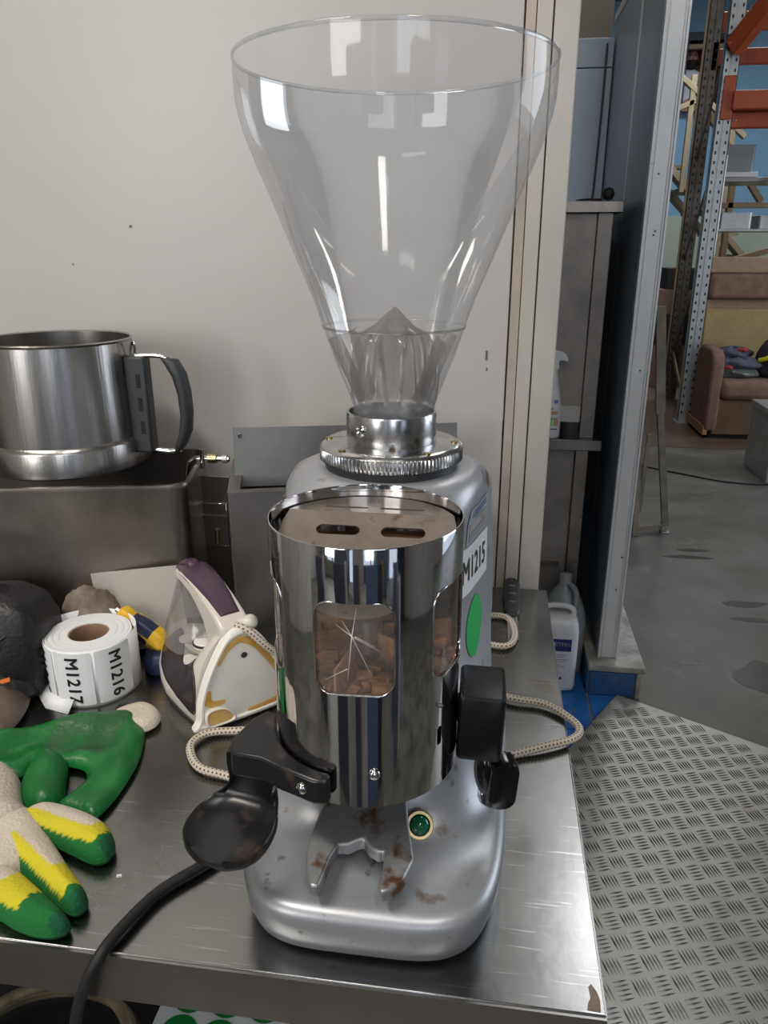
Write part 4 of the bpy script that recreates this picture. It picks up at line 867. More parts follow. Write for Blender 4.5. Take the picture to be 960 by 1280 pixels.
def fdye(ax, ay, bx, by, hw, tipg=0.86, sg=-0.30, sy=0.35, ty=0.62):
    ax -= c0[0]; bx -= c0[0]; ay -= c0[1]; by -= c0[1]; L_ = math.hypot(bx - ax, by - ay); dx, dy = (bx - ax) / L_, (by - ay) / L_
    def f(x, y, d):
        t = ((x - ax) * dx + (y - ay) * dy) / L_; s = (-(x - ax) * dy + (y - ay) * dx) / hw; j = jit(x, y)
        if t + j > 0.90 and abs(s) < 0.4: return GREEN_D
        if t + j * .5 > tipg or s + j < sg: return GREEN
        if t + j > ty or s + j < sy: return YEL
        return CRM
    return f
cb_ = 0.0055
pillow('cuff', smooth_poly(rel(ycuff, c0), 3), 0.030, 0.024, M['glove'], yg, 0.003, lambda x, y: 0.007, lambda x, y, d: tuple(c * (1.0 if int((x * 0.9 + y * 0.4) * 420) % 2 else 0.86) for c in CRM), 0.002, 3)
pillow('palm', smooth_poly(rel(ypalm, c0), 3), 0.024, 0.022, M['glove'], yg, 0.003, lambda x, y: cb_, lambda x, y, d: CRM, 0.003, 8)
pillow('finger', smooth_poly(rel(fA, c0), 3), 0.022, 0.0165, M['glove'], yg, 0.0015, lambda x, y: cb_, fdye(-0.29, -0.118, -0.204, -0.140, 0.019, sg=-0.42, sy=0.15, ty=0.72), 0.002, 9)
pillow('finger', smooth_poly(rel(fB, c0), 3), 0.023, 0.0165, M['glove'], yg, 0.0015, lambda x, y: cb_, fdye(-0.295, -0.138, -0.199, -0.194, 0.016, sg=-0.55, sy=0.0, ty=0.62), 0.002, 10)
pillow('finger', smooth_poly(rel(fC, c0), 3), 0.022, 0.0165, M['glove'], yg, 0.0015, lambda x, y: cb_, fdye(-0.31, -0.178, -0.201, -0.214, 0.018, sg=-0.1 - .45, tipg=0.66, sy=-0.1, ty=0.42), 0.002, 11)
# ---------------------------------------------------------------- odds and ends on the left
bag = empty('leather_bag', (-0.478, 0.090, T), math.radians(10)); tag(bag, 'black leather zipped bag slumped against the steel pan, left edge of the table', 'bag')
rg = []
for z, a, b_, n in ((0.0, .076, .040, 5), (0.008, .084, .047, 5), (0.035, .090, .051, 5), (0.075, .088, .049, 5), (0.096, .082, .043, 4.5), (0.106, .072, .032, 4), (0.111, .055, .016, 3)):
    rg.append([(math.copysign(abs(math.cos(t)) ** (2 / n), math.cos(t)) * a, math.copysign(abs(math.sin(t)) ** (2 / n), math.sin(t)) * b_, z + 0.004 * math.sin(3 * t + z * 40)) for t in [2 * PI * k / 56 for k in range(56)]])
B().loft(rg).build('body', M['leather'], bag, smooth=60)
tube('zip', [(-0.060, -0.018, 0.1005), (-0.03, -0.020, 0.1075), (0.0, -0.020, 0.109), (0.03, -0.019, 0.1075), (0.055, -0.018, 0.101), (0.068, -0.020, 0.088)], 0.0022, M['galv_dark'], bag, 8)
tube('piping', [(-0.072, -0.046, 0.030), (-0.03, -0.0515, 0.047), (0.02, -0.052, 0.062), (0.055, -0.046, 0.078), (0.070, -0.026, 0.086)], 0.0022, M['leather'], bag, 8)
B().box(-0.006, 0.006, -0.003, 0.003, 0, 0.004).build('zip_pull', M['chrome'], bag, loc=(0.01, -0.021, 0.110), bevel=0.001)
tube('grey_loop', [(-0.064, -0.052, 0.026), (-0.05, -0.056, 0.030), (-0.040, -0.056, 0.026), (-0.048, -0.056, 0.020)], 0.0018, M['galv'], bag, 8)
pillow('lower_fold', smooth_poly([(-0.07, -0.07), (0.03, -0.066), (0.072, -0.055), (0.074, -0.02), (0.0, -0.0), (-0.07, -0.01)], 3), 0.04, 0.03, M['leather'], bag, 0.004, lambda x, y: 0.0102, None, 0.014, 4)
B().prism([(0, 0), (0.010, 0.004), (0.012, -0.001), (0.004, -0.004)], 0, 0.0015).build('orange_tab', mat('orange_plastic', (0.6, 0.14, 0.02), 0.5), bag, loc=(0.052, -0.062, 0.037), rot=(0.4, 0, 0))
pb = empty('plastic_bag', (-0.42, 0.03, T)); tag(pb, 'crumpled brown plastic bag lying in front of the black leather bag', 'bag')
pillow('film', smooth_poly(rel([(-0.48, 0.06), (-0.449, 0.075), (-0.430, 0.085), (-0.410, 0.078), (-0.395, 0.053), (-0.386, 0.027), (-0.383, 0.003), (-0.386, -0.008), (-0.41, -0.022), (-0.48, -0.03)], (-0.42, 0.03)), 3), 0.024, 0.03, M['bag_brown'], pb, 0.004, lambda x, y: 0.0062, None, 0.012, 12)
# crumpled cloth bundle
rg = []; N_ = 40
for i in range(15):
    t = i / 14; a = PI * t
    c_ = Vector((-0.408 + 0.070 * t, 0.166 - 0.004 * t, 0.052 - 0.018 * t)); rr = 0.040 * math.sqrt(max(0.02, math.sin(a * 0.92 + 0.12)))
    rg.append([(c_.x + 0.004 * math.sin(9 * t + 2 * p), c_.y + rr * 0.62 * math.cos(p) * (1 + 0.10 * math.sin(5 * p + i)), max(0.0005, c_.z + rr * 1.1 * math.sin(p) * (1 + 0.09 * math.sin(4 * p + i * 1.7)))) for p in [2 * PI * k / N_ for k in range(N_)]])
rag = B().loft(rg).build('cloth_bundle', M['rag'], None, loc=(0, 0, T), smooth=70)
tag(rag, 'crumpled taupe cloth tucked between the black bag and the steel pan', 'cloth')
# screwdriver leaning on the cloth
sd = empty('screwdriver', (-0.290, 0.150, T + 0.033)); tag(sd, 'screwdriver with a navy and yellow handle behind the sticker roll', 'screwdriver')
sd.rotation_euler = Vector((-0.046, 0.006, 0.030)).to_track_quat('Z', 'Y').to_euler()
def hex_ring(r, z, n=24, am=0.10): return [(r * (1 + am * math.cos(6 * 2 * PI * k / n)) * math.cos(2 * PI * k / n), r * (1 + am * math.cos(6 * 2 * PI * k / n)) * math.sin(2 * PI * k / n), z) for k in range(n)]
B().loft([hex_ring(0.0075, -0.012), hex_ring(0.0125, -0.006), hex_ring(0.0130, 0.006), hex_ring(0.0122, 0.010)]).build('end_cap', M['yellow'], sd, smooth=60)
B().loft([hex_ring(0.0122, 0.010), hex_ring(0.0125, 0.022), hex_ring(0.0110, 0.034), hex_ring(0.0095, 0.040)]).build('grip', M['navy'], sd, smooth=60)
B().loft([hex_ring(0.0096, 0.040), hex_ring(0.0108, 0.046), hex_ring(0.0104, 0.054), hex_ring(0.006, 0.058)]).build('collar', M['yellow'], sd, smooth=60)
for k in range(3):
    a = 2.2 + 2 * PI * k / 3; B().bar((0.0125 * math.cos(a), 0.0125 * math.sin(a), 0.008), (0.0112 * math.cos(a), 0.0112 * math.sin(a), 0.038), 0.002, 0.002).build('stripe', M['yellow'], sd)
B().cyl((0, 0, 0.054), (0, 0, 0.062), 0.0028, 10).build('shaft', M['chrome'], sd)
nb = B().loft([[(0.020 * math.cos(a) * k, 0.026 * math.sin(a) * k, z) for a in [2 * PI * q / 28 for q in range(28)]] for z, k in ((0.0, .9), (0.004, 1), (0.016, 1), (0.024, .85), (0.0265, .5))]).build('navy_lump', M['navy'], None, loc=(-0.288, 0.150, T), smooth=60)  # rounded navy form under the screwdriver handle
tag(nb, 'small navy plastic lump under the yellow-tipped screwdriver', 'plastic item')
pp = B().box(0, 0.105, -0.001, 0.001, 0, 0.100).build('white_card', M['trim'], None, loc=(-0.369, 0.172, T + 0.0), rot=(math.radians(-6), math.radians(-7), math.radians(5)))
tag(pp, 'blank white card leaning against the steel pan behind the iron', 'card')
pp2 = B().box(-0.04, 0.04, -0.03, 0.02, 0, 0.03).build('white_box', M['trim'], None, loc=(-0.318, 0.128 + 0.02, T), rot=(0, 0, 0.3), bevel=0.001)
bpy.data.objects.remove(pp2, do_unlink=True)
cr = B().box(-0.002, 0.002, -0.001, 0.001, 0, 0.0012).build('paper_crumb', M['white_paper'], None, loc=(-0.193, -0.155, T), rot=(0, 0, 0.3)); tag(cr, 'tiny white paper crumb on bare steel near the yellow glove', 'crumb')
# ---------------------------------------------------------------- deep steel pan, pot and second container
def open_box(name, w_, d_, h_, r_, th, m, parent, rim=0.0, segs=6):
    o_ = rrect(w_, d_, r_, segs); i_ = rrect(w_ - 2 * th, d_ - 2 * th, max(0.001, r_ - th), segs); e_ = rrect(w_ + 2 * rim, d_ + 2 * rim, r_ + rim, segs)
    R_ = [[(x, y, 0) for x, y in o_], [(x, y, h_ - (0.005 if rim else 0)) for x, y in o_]]
    if rim: R_ += [[(x, y, h_ - 0.005) for x, y in e_], [(x, y, h_ - 0.001) for x, y in e_], [(x * .998, y * .998, h_) for x, y in e_]]
    else: R_ += [[(x, y, h_) for x, y in o_]]
    R_ += [[(x, y, h_) for x, y in i_], [(x, y, 0.004) for x, y in i_]]
    return B().loft(R_).build(name, m, parent, smooth=35)
an_ = math.radians(12)
pn = empty('steel_pan', (-0.266 - 0.31 * math.cos(an_) - 0.0825 * math.sin(an_), 0.205 - 0.31 * math.sin(an_) + 0.0825 * math.cos(an_), T), an_); tag(pn, 'deep rectangular steel pan under the round pot, with brown reflections painted into the steel', 'pan')
open_box('tub', 0.62, 0.165, 0.2065, 0.020, 0.002, M['steel_brown'], pn, 0.004)
B().box(-0.27, 0.27, -0.070, 0.070, 0.150, 0.152).build('inner_tray', M['greyp'], pn)
pt = empty('steel_pot', (-0.4485, 0.285, T + 0.2067)); tag(pt, 'round brushed steel processor bowl with a black handle standing on the pan', 'pot')
PR = 0.0915; 
B().lathe([(0.0, 0.002), (0.092, 0.0), (PR + 0.0035, 0.0006), (PR + 0.0050, 0.0025), (PR + 0.0045, 0.030), (PR + 0.0035, 0.0335), (PR + 0.0005, 0.0365), (PR - 0.0030, 0.150), (PR - 0.0010, 0.1525), (PR - 0.0025, 0.154), (PR - 0.0045, 0.1525), (PR - 0.003, 0.036), (0.086, 0.012), (0, 0.012)], 96).build('bowl', M['steel_v'], pt, smooth=35)
bk = B(); bk.box(PR - 0.003, PR + 0.024, -0.010, 0.010, 0.016, 0.134); bk.build('handle_bracket', M['greyp'], pt, bevel=0.003, rot=(0, 0, math.radians(0)))
for z in (0.105, 0.077, 0.048): B().box(PR + 0.012, PR + 0.017, -0.0106, -0.0099, z - 0.008, z + 0.008).build('slot', M['dark'], pt, rot=(0, 0, math.radians(0)))
tube('latch', [(PR + 0.002, 0.004, 0.134), (PR + 0.004, 0.004, 0.146), (PR + 0.010, 0.0, 0.150), (PR + 0.010, 0.0, 0.137)], 0.0022, M['chrome'], pt, 8).rotation_euler = (0, 0, math.radians(0))
tube('handle_strap', [(PR + 0.010, 0, 0.134), (PR + 0.04, 0, 0.134), (PR + 0.058, 0, 0.128)], 0.0028, M['chrome'], pt, 10).rotation_euler = (0, 0, math.radians(0))
tube('handle_strap', [(PR + 0.010, 0, 0.020), (PR + 0.04, 0, 0.017), (PR + 0.056, 0, 0.020)], 0.0036, M['chrome'], pt, 10).rotation_euler = (0, 0, math.radians(0))
hh = []
for x, z, a, b_ in ((0.042, 0.1315, 0.004, 0.007), (0.050, 0.128, 0.0085, 0.0105), (0.0590, 0.112, 0.0085, 0.011), (0.0635, 0.090, 0.0080, 0.011), (0.0645, 0.065, 0.0078, 0.011), (0.0610, 0.042, 0.0085, 0.011), (0.054, 0.026, 0.0080, 0.010), (0.050, 0.018, 0.005, 0.007)):
    hh.append([(PR + x + 0.004 + a * math.cos(t), b_ * math.sin(t), z + 0.3 * a * math.cos(t)) for t in [2 * PI * q / 24 for q in range(24)]])
B().loft(hh).build('handle', M['greyp'], pt, smooth=60, rot=(0, 0, math.radians(0)))
bx = empty('steel_container', (-0.214, 0.200, T), math.radians(16)); tag(bx, 'grey steel container with an upright flap, half hidden behind the grinder', 'container')
ob = open_box('tub', 0.300, 0.150, 0.200, 0.003, 0.014, M['steel_dull'], bx); ob.location = (0.150, 0.075, 0)
fl = B().box(0.004, 0.28, -0.001, 0.001, 0, 0.072).build('flap', M['steel_dark'], bx, loc=(0.002, 0.070, 0.186), rot=(math.radians(-10), 0, math.radians(-2)))
B().lathe([(0.003, 0), (0.002, 0.002), (0, 0.0024)], 12).build('rivet', M['chrome'], fl, loc=(0.012, -0.001, 0.062), rot=(PI / 2, 0, 0))
lp = empty('wall_outlet_plate', (-0.274, 0.31, T)); tag(lp, 'upright grey steel plate with a latch window between the pan and the container', 'plate')
B().box(-0.030, 0.024, 0, 0.003, 0, 0.185).build('backing', M['steel_dull'], lp, bevel=0.0006)
B().box(-0.022, 0.019, -0.003, 0.0, 0.090, 0.150).build('latch_window', M['chrome'], lp, bevel=0.001)
B().cyl((0.004, -0.0045, 0.096), (0.004, -0.0045, 0.114), 0.003, 10).build('bolt', M['brass'], lp, smooth=40)
tube('valve_rod', [(-0.030, -0.004, 0.176), (-0.026, -0.010, 0.200), (-0.014, -0.012, 0.2110), (0.004, -0.012, 0.2125), (0.030, -0.012, 0.2125)], 0.0034, M['chrome'], lp, 12)
B().cyl((0.003, -0.012, 0.2125), (0.014, -0.012, 0.2125), 0.0062, 12).build('nut', M['brass'], lp, smooth=40)
B().cyl((0.022, -0.012, 0.2125), (0.028, -0.012, 0.2125), 0.0055, 12).build('nut', M['galv'], lp, smooth=40)
B().loft([[(-0.004 + 0.003 * math.cos(a), -0.016 + 0.002 * math.sin(a), 0.2125 + z_) for a in [2 * PI * q / 10 for q in range(10)]] for z_ in (-0.012, -0.006, 0, 0.006, 0.012)]).build('wing_nut', M['chrome'], lp, smooth=60)
B().box(-0.021, 0.018, -0.006, -0.003, 0.128, 0.133).build('slide_bar', M['steel_dull'], lp)
# knife at the back right corner of the table
kn = empty('kitchen_knife', (0.120, 0.262, T)); tag(kn, 'small knife with a black riveted handle at the back of the table', 'knife')
B().loft([[(-0.007, 0.0, 0.0008), (0.006, 0.006, 0.0008), (0.0055, 0.075, 0.0035), (-0.0085, 0.075, 0.0035)], [(-0.007, 0.0, 0.0018), (0.006, 0.006, 0.0018), (0.0055, 0.075, 0.0055), (-0.0085, 0.075, 0.0055)]]).build('blade', M['chrome'], kn)
kh = []
for y, w_, z in ((0.068, 0.0075, 0.005), (0.075, 0.0105, 0.006), (0.10, 0.0105, 0.008), (0.13, 0.0115, 0.0105), (0.150, 0.012, 0.012), (0.158, 0.0085, 0.013)):
    kh.append([(w_ * math.cos(t) - 0.001, y, z + max(0.0, 0.0) + 0.005 * math.sin(t)) for t in [2 * PI * q / 20 for q in range(20)]])
kho = B().loft(kh).build('handle', M['greyp'], kn, smooth=60)
for y, z in ((0.092, 0.0125), (0.114, 0.0143), (0.136, 0.0160)): B().box(-0.0045, 0.0035, y - 0.0012, y + 0.0012, z - 0.001, z + 0.0006).build('rivet', M['alu_clean'], kn)
# ---------------------------------------------------------------- things on the shelf under the table
SZ = 0.3155
shs = empty('sticker_sheet', (-0.345, 0.150, SZ + 0.036)); tag(shs, 'white sheet of round green stickers on the shelf under the table', 'sticker sheet')
B().box(0.0, 0.42, -0.14, 0.02, -0.0012, 0).build('backing_sheet', M['white_paper'], shs)
dm = disc(0.0258, 32, 1); dm.name = 'green_sticker'; dm.materials.append(M['green_dot2'])
bmx = bmesh.new(); bmx.from_mesh(dm); r_ = bmesh.ops.extrude_face_region(bmx, geom=bmx.faces[:]); bmesh.ops.translate(bmx, verts=[v for v in r_['geom'] if isinstance(v, bmesh.types.BMVert)], vec=(0, 0, 0.0006)); bmx.to_mesh(dm); bmx.free()
for i in range(7):
    for j in range(3):
        d = bpy.data.objects.new('green_sticker', dm); COL.objects.link(d); d.parent = shs; d.location = (0.040 + i * 0.0545, 0.022 - 0.034 - j * 0.0545 + 0.026, 0.0003)
        if j == 0: d.location.y = 0.022 - 0.008
bpy.data.objects.remove(bpy.data.objects['backing_sheet'], do_unlink=True)
B().box(0.0, 0.42, -0.16, 0.045, -0.0012, 0).build('backing_sheet', M['white_paper'], shs)
nbk = B().box(-0.36, 0.1, -0.02, 0.21, 0, 0.034).build('flat_carton', M['dark'], None, loc=(0, 0, SZ), bevel=0.002); tag(nbk, 'flat dark carton under the sheet of green stickers', 'carton')
ho = empty('coiled_hose', (-0.475, 0.06, SZ)); tag(ho, 'dirty beige hose lying in loose coils on the shelf under the table', 'hose')
hz = []
for k in range(60):
    a = 2 * PI * k / 20; r_ = 0.125 - 0.008 * (k // 20) + 0.006 * math.sin(3.1 * a / 3); hz.append((r_ * math.cos(a), r_ * 0.8 * math.sin(a), 0.009 + 0.015 * (k / 20)))
tube('hose', hz, 0.0075, M['hose'], ho, 12, 3)
# ---------------------------------------------------------------- steel cabinet in the cold room
uc = empty('steel_cabinet', (0.10, 1.83, 0)); tag(uc, 'tall stained stainless cabinet with a shelf, beside the blue panel wall', 'cabinet')
B().box(-0.55, 0.330, -0.012, 0.60, 1.455, 1.487).build('cabinet_top', M['steel_brown'], uc, bevel=0.002)
B().box(-0.55, 0.262, 0.012, 0.58, 0.885, 1.455).build('upper_panel', M['cab_steel'], uc, bevel=0.002)
B().box(0.262, 0.305, 0.0, 0.035, 0.790, 1.455).build('post', M['cab_steel'], uc, bevel=0.002)
B().box(0.262, 0.305, 0.56, 0.60, 0.0, 1.455).build('post', M['steel_dull'], uc, bevel=0.002)
B().box(-0.55, 0.260, 0.004, 0.03, 0.838, 0.890).build('cross_rail', M['trim'], uc, bevel=0.002)
B().box(-0.55, 0.330, -0.030, 0.60, 0.755, 0.790).build('shelf', M['steel_dull'], uc, bevel=0.002)
B().box(0.255, 0.295, -0.005, 0.035, 0.0, 0.755).build('leg', M['steel_brown'], uc, bevel=0.002)
B().box(-0.55, 0.255, 0.012, 0.05, 0.10, 0.755).build('front_panel', M['cab_steel'], uc, bevel=0.002)
B().box(-0.55, 0.23, 0.006, 0.012, 0.34, 0.36).build('panel_rib', M['steel_brown'], uc)
bk_ = B().box(-0.55, 0.29, 0.55, 0.57, 0.0, 0.89).build('back_panel', M['dark'], uc)
B().lathe([(0, -0.018), (0.012, -0.014), (0.018, 0), (0.012, 0.014), (0, 0.018)], 20).build('rubber_bulb', M['rubber'], None, loc=(0.385, 1.83, 1.507 - 0.002), smooth=70)
tag(bpy.data.objects['rubber_bulb'], 'small black rubber ball on top of the steel cabinet', 'rubber ball')
cb2 = tube('thin_cable', [(0.30, 1.88, 1.490), (0.33, 1.86, 1.4925), (0.35, 1.84, 1.491), (0.368, 1.832, 1.4905)], 0.003, M['rubber'], None, 8)
tag(cb2, 'short black cable on the cabinet top beside the rubber ball', 'cable')
vc = tube('wall_cable', [(0.43, 2.574, 2.04), (0.428, 2.574, 1.8), (0.424, 2.574, 1.60), (0.42, 2.574, 1.45)], 0.0035, M['greyp'], None, 8)
tag(vc, 'dark cable running down the back corner of the blue cold room', 'cable')
# spray bottle
sb = empty('spray_bottle', (0.262, 1.827, 0.7905)); tag(sb, 'white trigger spray bottle with a green label on the cabinet shelf', 'spray bottle')
sr = []
for z, a, b_ in ((0.0, 0.034, 0.020), (0.006, 0.038, 0.024), (0.05, 0.038, 0.025), (0.10, 0.036, 0.024), (0.14, 0.031, 0.022), (0.17, 0.024, 0.018), (0.20, 0.020, 0.015), (0.215, 0.0185, 0.014)):
    sr.append([(a * math.copysign(abs(math.cos(t)) ** .8, math.cos(t)), b_ * math.copysign(abs(math.sin(t)) ** .8, math.sin(t)), z) for t in [2 * PI * q / 32 for q in range(32)]])
B().loft(sr).build('bottle', M['canister'], sb, smooth=60)
tr_ = smooth_poly([(-0.02, 0.215), (0.018, 0.215), (0.020, 0.235), (0.024, 0.243), (0.044, 0.240), (0.046, 0.250), (0.034, 0.266), (0.012, 0.272), (-0.022, 0.270), (-0.030, 0.245)], 3)
B().loft([[(x, -0.012, z) for x, z in tr_], [(x, 0.012, z) for x, z in tr_]]).build('trigger_head', M['canister'], sb, bevel=0.003)
def front_patch(name, x0, x1, z0, z1, k, d=0.026):
    return B().box(x0, x1, -d - 0.0006, -d + 0.004, z0, z1).build(name, M[k], sb)
front_patch('label_band', -0.034, 0.026, 0.077, 0.088, 'label_tan', 0.0252); front_patch('label_patch', -0.034, 0.010, 0.040, 0.070, 'label_green', 0.0256)
front_patch('label_patch', 0.014, 0.028, 0.042, 0.060, 'label_tan', 0.0246); front_patch('label_line', -0.034, 0.026, 0.029, 0.032, 'ink', 0.025)
front_patch('label_patch', 0.006, 0.026, 0.060, 0.066, 'inkgrey', 0.0248)
for tx, z in (('ANTI', 0.1035), ('GRAFFITI', 0.0945)):
    me = text_mesh(tx, 0.0105); o = link('label_text', me, M['ink'], sb, (-0.010, -0.0268, z), rot=(PI / 2, 0, 0))
for x, k in ((0.0, 'inkgrey'), (0.018, 'inkblue')): link('label_emblem', disc(0.0062, 16, 1), M[k], sb, (x, -0.0262, 0.118), rot=(PI / 2, 0, 0))
# white canister and milky jug on the cold room floor
cn = empty('white_canister', (0.318, 1.640, 0.0085)); tag(cn, 'white plastic canister with a navy label on the blue floor tiles', 'canister')
cr_ = []
for z, a, b_, n in ((0, .060, .042, 5), (0.006, .068, .050, 5), (0.02, .071, .053, 5), (0.21, .071, .053, 5), (0.235, .068, .050, 4.5), (0.252, .060, .042, 4), (0.256, .050, .034, 4)):
    cr_.append([(math.copysign(abs(math.cos(t)) ** (2 / n), math.cos(t)) * a, math.copysign(abs(math.sin(t)) ** (2 / n), math.sin(t)) * b_, z) for t in [2 * PI * q / 48 for q in range(48)]])
B().loft(cr_).build('body', M['canister'], cn, smooth=50)
tube('handle', [(0.052, 0, 0.245), (0.050, 0, 0.270), (0.03, 0, 0.283), (-0.02, 0, 0.283), (-0.04, 0, 0.27), (-0.042, 0, 0.25)], 0.009, M['canister'], cn, 12)
lb = B().box(-0.02, 0.048, -0.0545, -0.052, 0.150, 0.192).build('label', M['label_navy'], cn)
link('lettering', text_mesh('ETNA', 0.018), M['white_paper'], lb, (0.020, -0.0549, 0.174), rot=(PI / 2, 0, 0))
B().add([(0, 0, 0), (0.012, 0, 0.006), (0.012, 0, 0.002), (0.012, 0, -0.006)], [(0, 1, 2), (0, 2, 3)]).build('emblem', M['white_paper'], lb, loc=(-0.016, -0.0549, 0.174))
for z in (0.135, 0.128, 0.118, 0.111, 0.101, 0.094): B().box(-0.018, 0.018 + 0.01 * (z * 100 % 2), -0.0542, -0.0525, z, z + 0.002).build('print_line', M['inkgrey'], cn)
for x in (0.008, 0.02): link('print_mark', disc(0.006, 12, 1), M['label_navy'], cn, (x, -0.0535, 0.056 - (x - .008) * .3), rot=(PI / 2, 0, 0))
def jug(x, y, lab, s_=1):
    j = empty('milky_jug', (x, y, 0.0085)); tag(j, lab, 'jug', 'milky jugs behind the canister')
    jr = []
    for z, a, n in ((0, .068, 5), (0.01, .078, 5), (0.20, .080, 4.5), (0.245, .074, 3.5), (0.29, .054, 2.6), (0.325, .030, 2.1), (0.34, .0215, 2), (0.372, .0215, 2), (0.374, .018, 2)):
        jr.append([(math.copysign(abs(math.cos(t)) ** (2 / n), math.cos(t)) * a * s_, math.copysign(abs(math.sin(t)) ** (2 / n), math.sin(t)) * a * .8 * s_, z * s_) for t in [2 * PI * q / 40 for q in range(40)]])
    B().loft(jr).build('body', M['milky'], j, smooth=60)
    tube('handle', [(0.012, -0.02, 0.345 * s_), (0.03, -0.05, 0.33 * s_), (0.030, -0.068, 0.28 * s_), (0.022, -0.066, 0.20 * s_)], 0.009, M['milky'], j, 12)
jug(0.350, 1.755, 'translucent milky jug with an open neck behind the white canister', .92); jug(0.185, 1.755, 'translucent milky jug at the far left, mostly hidden by the door trim', .92)
pc = pillow('white_rag', smooth_poly([(-0.02, -0.03), (0.02, -0.025), (0.025, 0.03), (-0.015, 0.03)], 3), 0.05, 0.02, M['canister'], None, 0.004, lambda x, y: 0.0135, None, 0.01, 3); pc.location = (0.417 - 0.02, 1.90, 0.009)
tag(pc, 'small white rag on the floor beside the kerb', 'rag')
# ---------------------------------------------------------------- folding stand beyond the post
fs_ = empty('folding_stand', (0.98, 3.17, 0)); tag(fs_, 'weathered wooden and steel trestle stand leaning beside the blue panel', 'stand')
wd = mat('weathered_wood', (0.26, 0.215, 0.175), 0.7, 0, 0.4, 10)
B().bar((0.0, 0, 0.035), (-0.085, 0.02, 0.60), 0.030, 0.036).build('leg', wd, fs_)
B().bar((-0.085, 0.02, 0.60), (-0.135, 0.04, 1.10), 0.042, 0.030).build('leg', wd, fs_)
B().bar((-0.158, -0.08, 0.0), (-0.150, 0.10, 0.52), 0.024, 0.03).build('leg', wd, fs_); B().bar((-0.135, 0.0, 0.10), (-0.128, 0.0, 0.5), 0.018, 0.02).build('leg', wd, fs_)
B().bar((-0.165, -0.06, 0.030), (0.0, 0.0, 0.035), 0.025, 0.022).build('crossbar', wd, fs_)
B().cyl((-0.005, -0.03, 0.026), (-0.005, 0.03, 0.026), 0.017, 16).build('hinge_bolt', M['alu_clean'], fs_, smooth=40); B().box(-0.02, 0.02, -0.03, 0.03, 0, 0.008).build('foot', M['galv'], fs_, bevel=0.002)
fc = tube('floor_cable', [(0.55, 4.75, 0.006), (0.85, 4.55, 0.006), (1.071, 4.40, 0.006), (1.3, 4.24, 0.006), (1.52, 4.10, 0.006), (1.761, 4.07, 0.006), (2.1, 4.12, 0.006)], 0.005, M['rubber'], None, 8)
tag(fc, 'thin black cable crossing the concrete floor before the sofa', 'cable')
gb = empty('grey_metal_box', (1.90, 4.25, 0)); tag(gb, 'grey metal box on the floor at the right edge, before the sofa', 'box')
B().box(-0.145, 0.3, -0.14, 0.3, 0.0, 0.40).build('body', M['galv'], gb, bevel=0.006); B().box(-0.155, 0.31, -0.15, 0.31, 0.40, 0.435).build('lid', M['galv'], gb, bevel=0.005)
# ---------------------------------------------------------------- sofa
sf = empty('booth_sofa', (1.66, 5.22, 0)); tag(sf, 'dusty brown high-backed booth sofa with a mustard back panel', 'sofa')
B().box(0.055, 1.9, 0.02, 0.78, 0.035, 0.30).build('base', M['sofa_d'], sf, bevel=0.01)
B().box(0.05, 1.9, 0.05, 0.7, 0.0, 0.035).build('plinth', M['dark'], sf)
B().box(0.085, 1.9, -0.02, 0.66, 0.30, 0.435).build('seat_cushion', M['sofa'], sf, bevel=0.045, seg=5)
ar = B(); ap = [(0.02, 0.06), (0.0, 0.12), (0.0, 0.55), (0.03, 0.62), (0.10, 0.655), (0.36, 0.66), (0.45, 0.62), (0.48, 0.50), (0.48, 0.06)]
ar.loft([[(0.0, y, z) for y, z in ap], [(0.085, y, z) for y, z in ap]]); ar.build('armrest', M['sofa'], sf, bevel=0.02, seg=4)
B().box(-0.005, 0.03, 0.02, 0.51, 0.03, 0.10).build('side_board', M['wood_or'], sf, bevel=0.004)
B().box(0.02, 0.05, 0.64, 0.80, 0.05, 1.26).build('side_panel', M['wood_or'], sf, bevel=0.004)
B().box(0.055, 1.9, 0.62, 0.78, 0.42, 0.905).build('back_panel', M['sofa_y'], sf, bevel=0.02)
B().box(0.055, 1.9, 0.64, 0.78, 0.90, 0.975).build('back_strip', M['sofa_b'], sf, bevel=0.008)
B().box(0.055, 1.9, 0.565, 0.78, 0.975, 1.165).build('head_cushion', M['sofa'], sf, bevel=0.035, seg=5)
B().box(0.04, 1.9, 0.62, 0.80, 1.165, 1.285).build('top_rail', M['sofa_b'], sf, bevel=0.012)
def clump(name, loc, r, m, lab, cat, seed, fl=0.6, grp=None):
    rg = []; n = 36; rr = random.Random(seed)
    for i in range(15):
        a = -PI / 2 + PI * i / 14
        rg.append([(r[0] * math.cos(a) * math.cos(t) * (1 + .16 * math.sin(3 * t + seed) + .08 * math.sin(7 * t + i)), r[1] * math.cos(a) * math.sin(t) * (1 + .1 * math.sin(4 * t + i)), max(0.0, r[2] * fl + r[2] * math.sin(a) * (1 + .15 * math.sin(5 * t + seed)))) for t in [2 * PI * k / n for k in range(n)]])
    o = B().loft(rg).build(name, m, None, loc=loc, smooth=60)
    if lab: tag(o, lab, cat, grp)
    return o
M['film'] = mat('clear_bag_film', (0.13, 0.16, 0.15), 0.12, 0, 0.3, 30, bump=0.6, bscale=40)
clump('bagged_clothes', (1.90, 5.50, 0.435), (0.17, 0.14, 0.055), M['film'], 'shiny clear bag of dark clothes at the bottom of the pile on the sofa', 'bag', 2)
clump('folded_jacket', (1.90, 5.50, 0.50), (0.175, 0.13, 0.052), M['jacket'], 'grey-blue folded jacket, lower one of the sofa pile', 'jacket', 4)
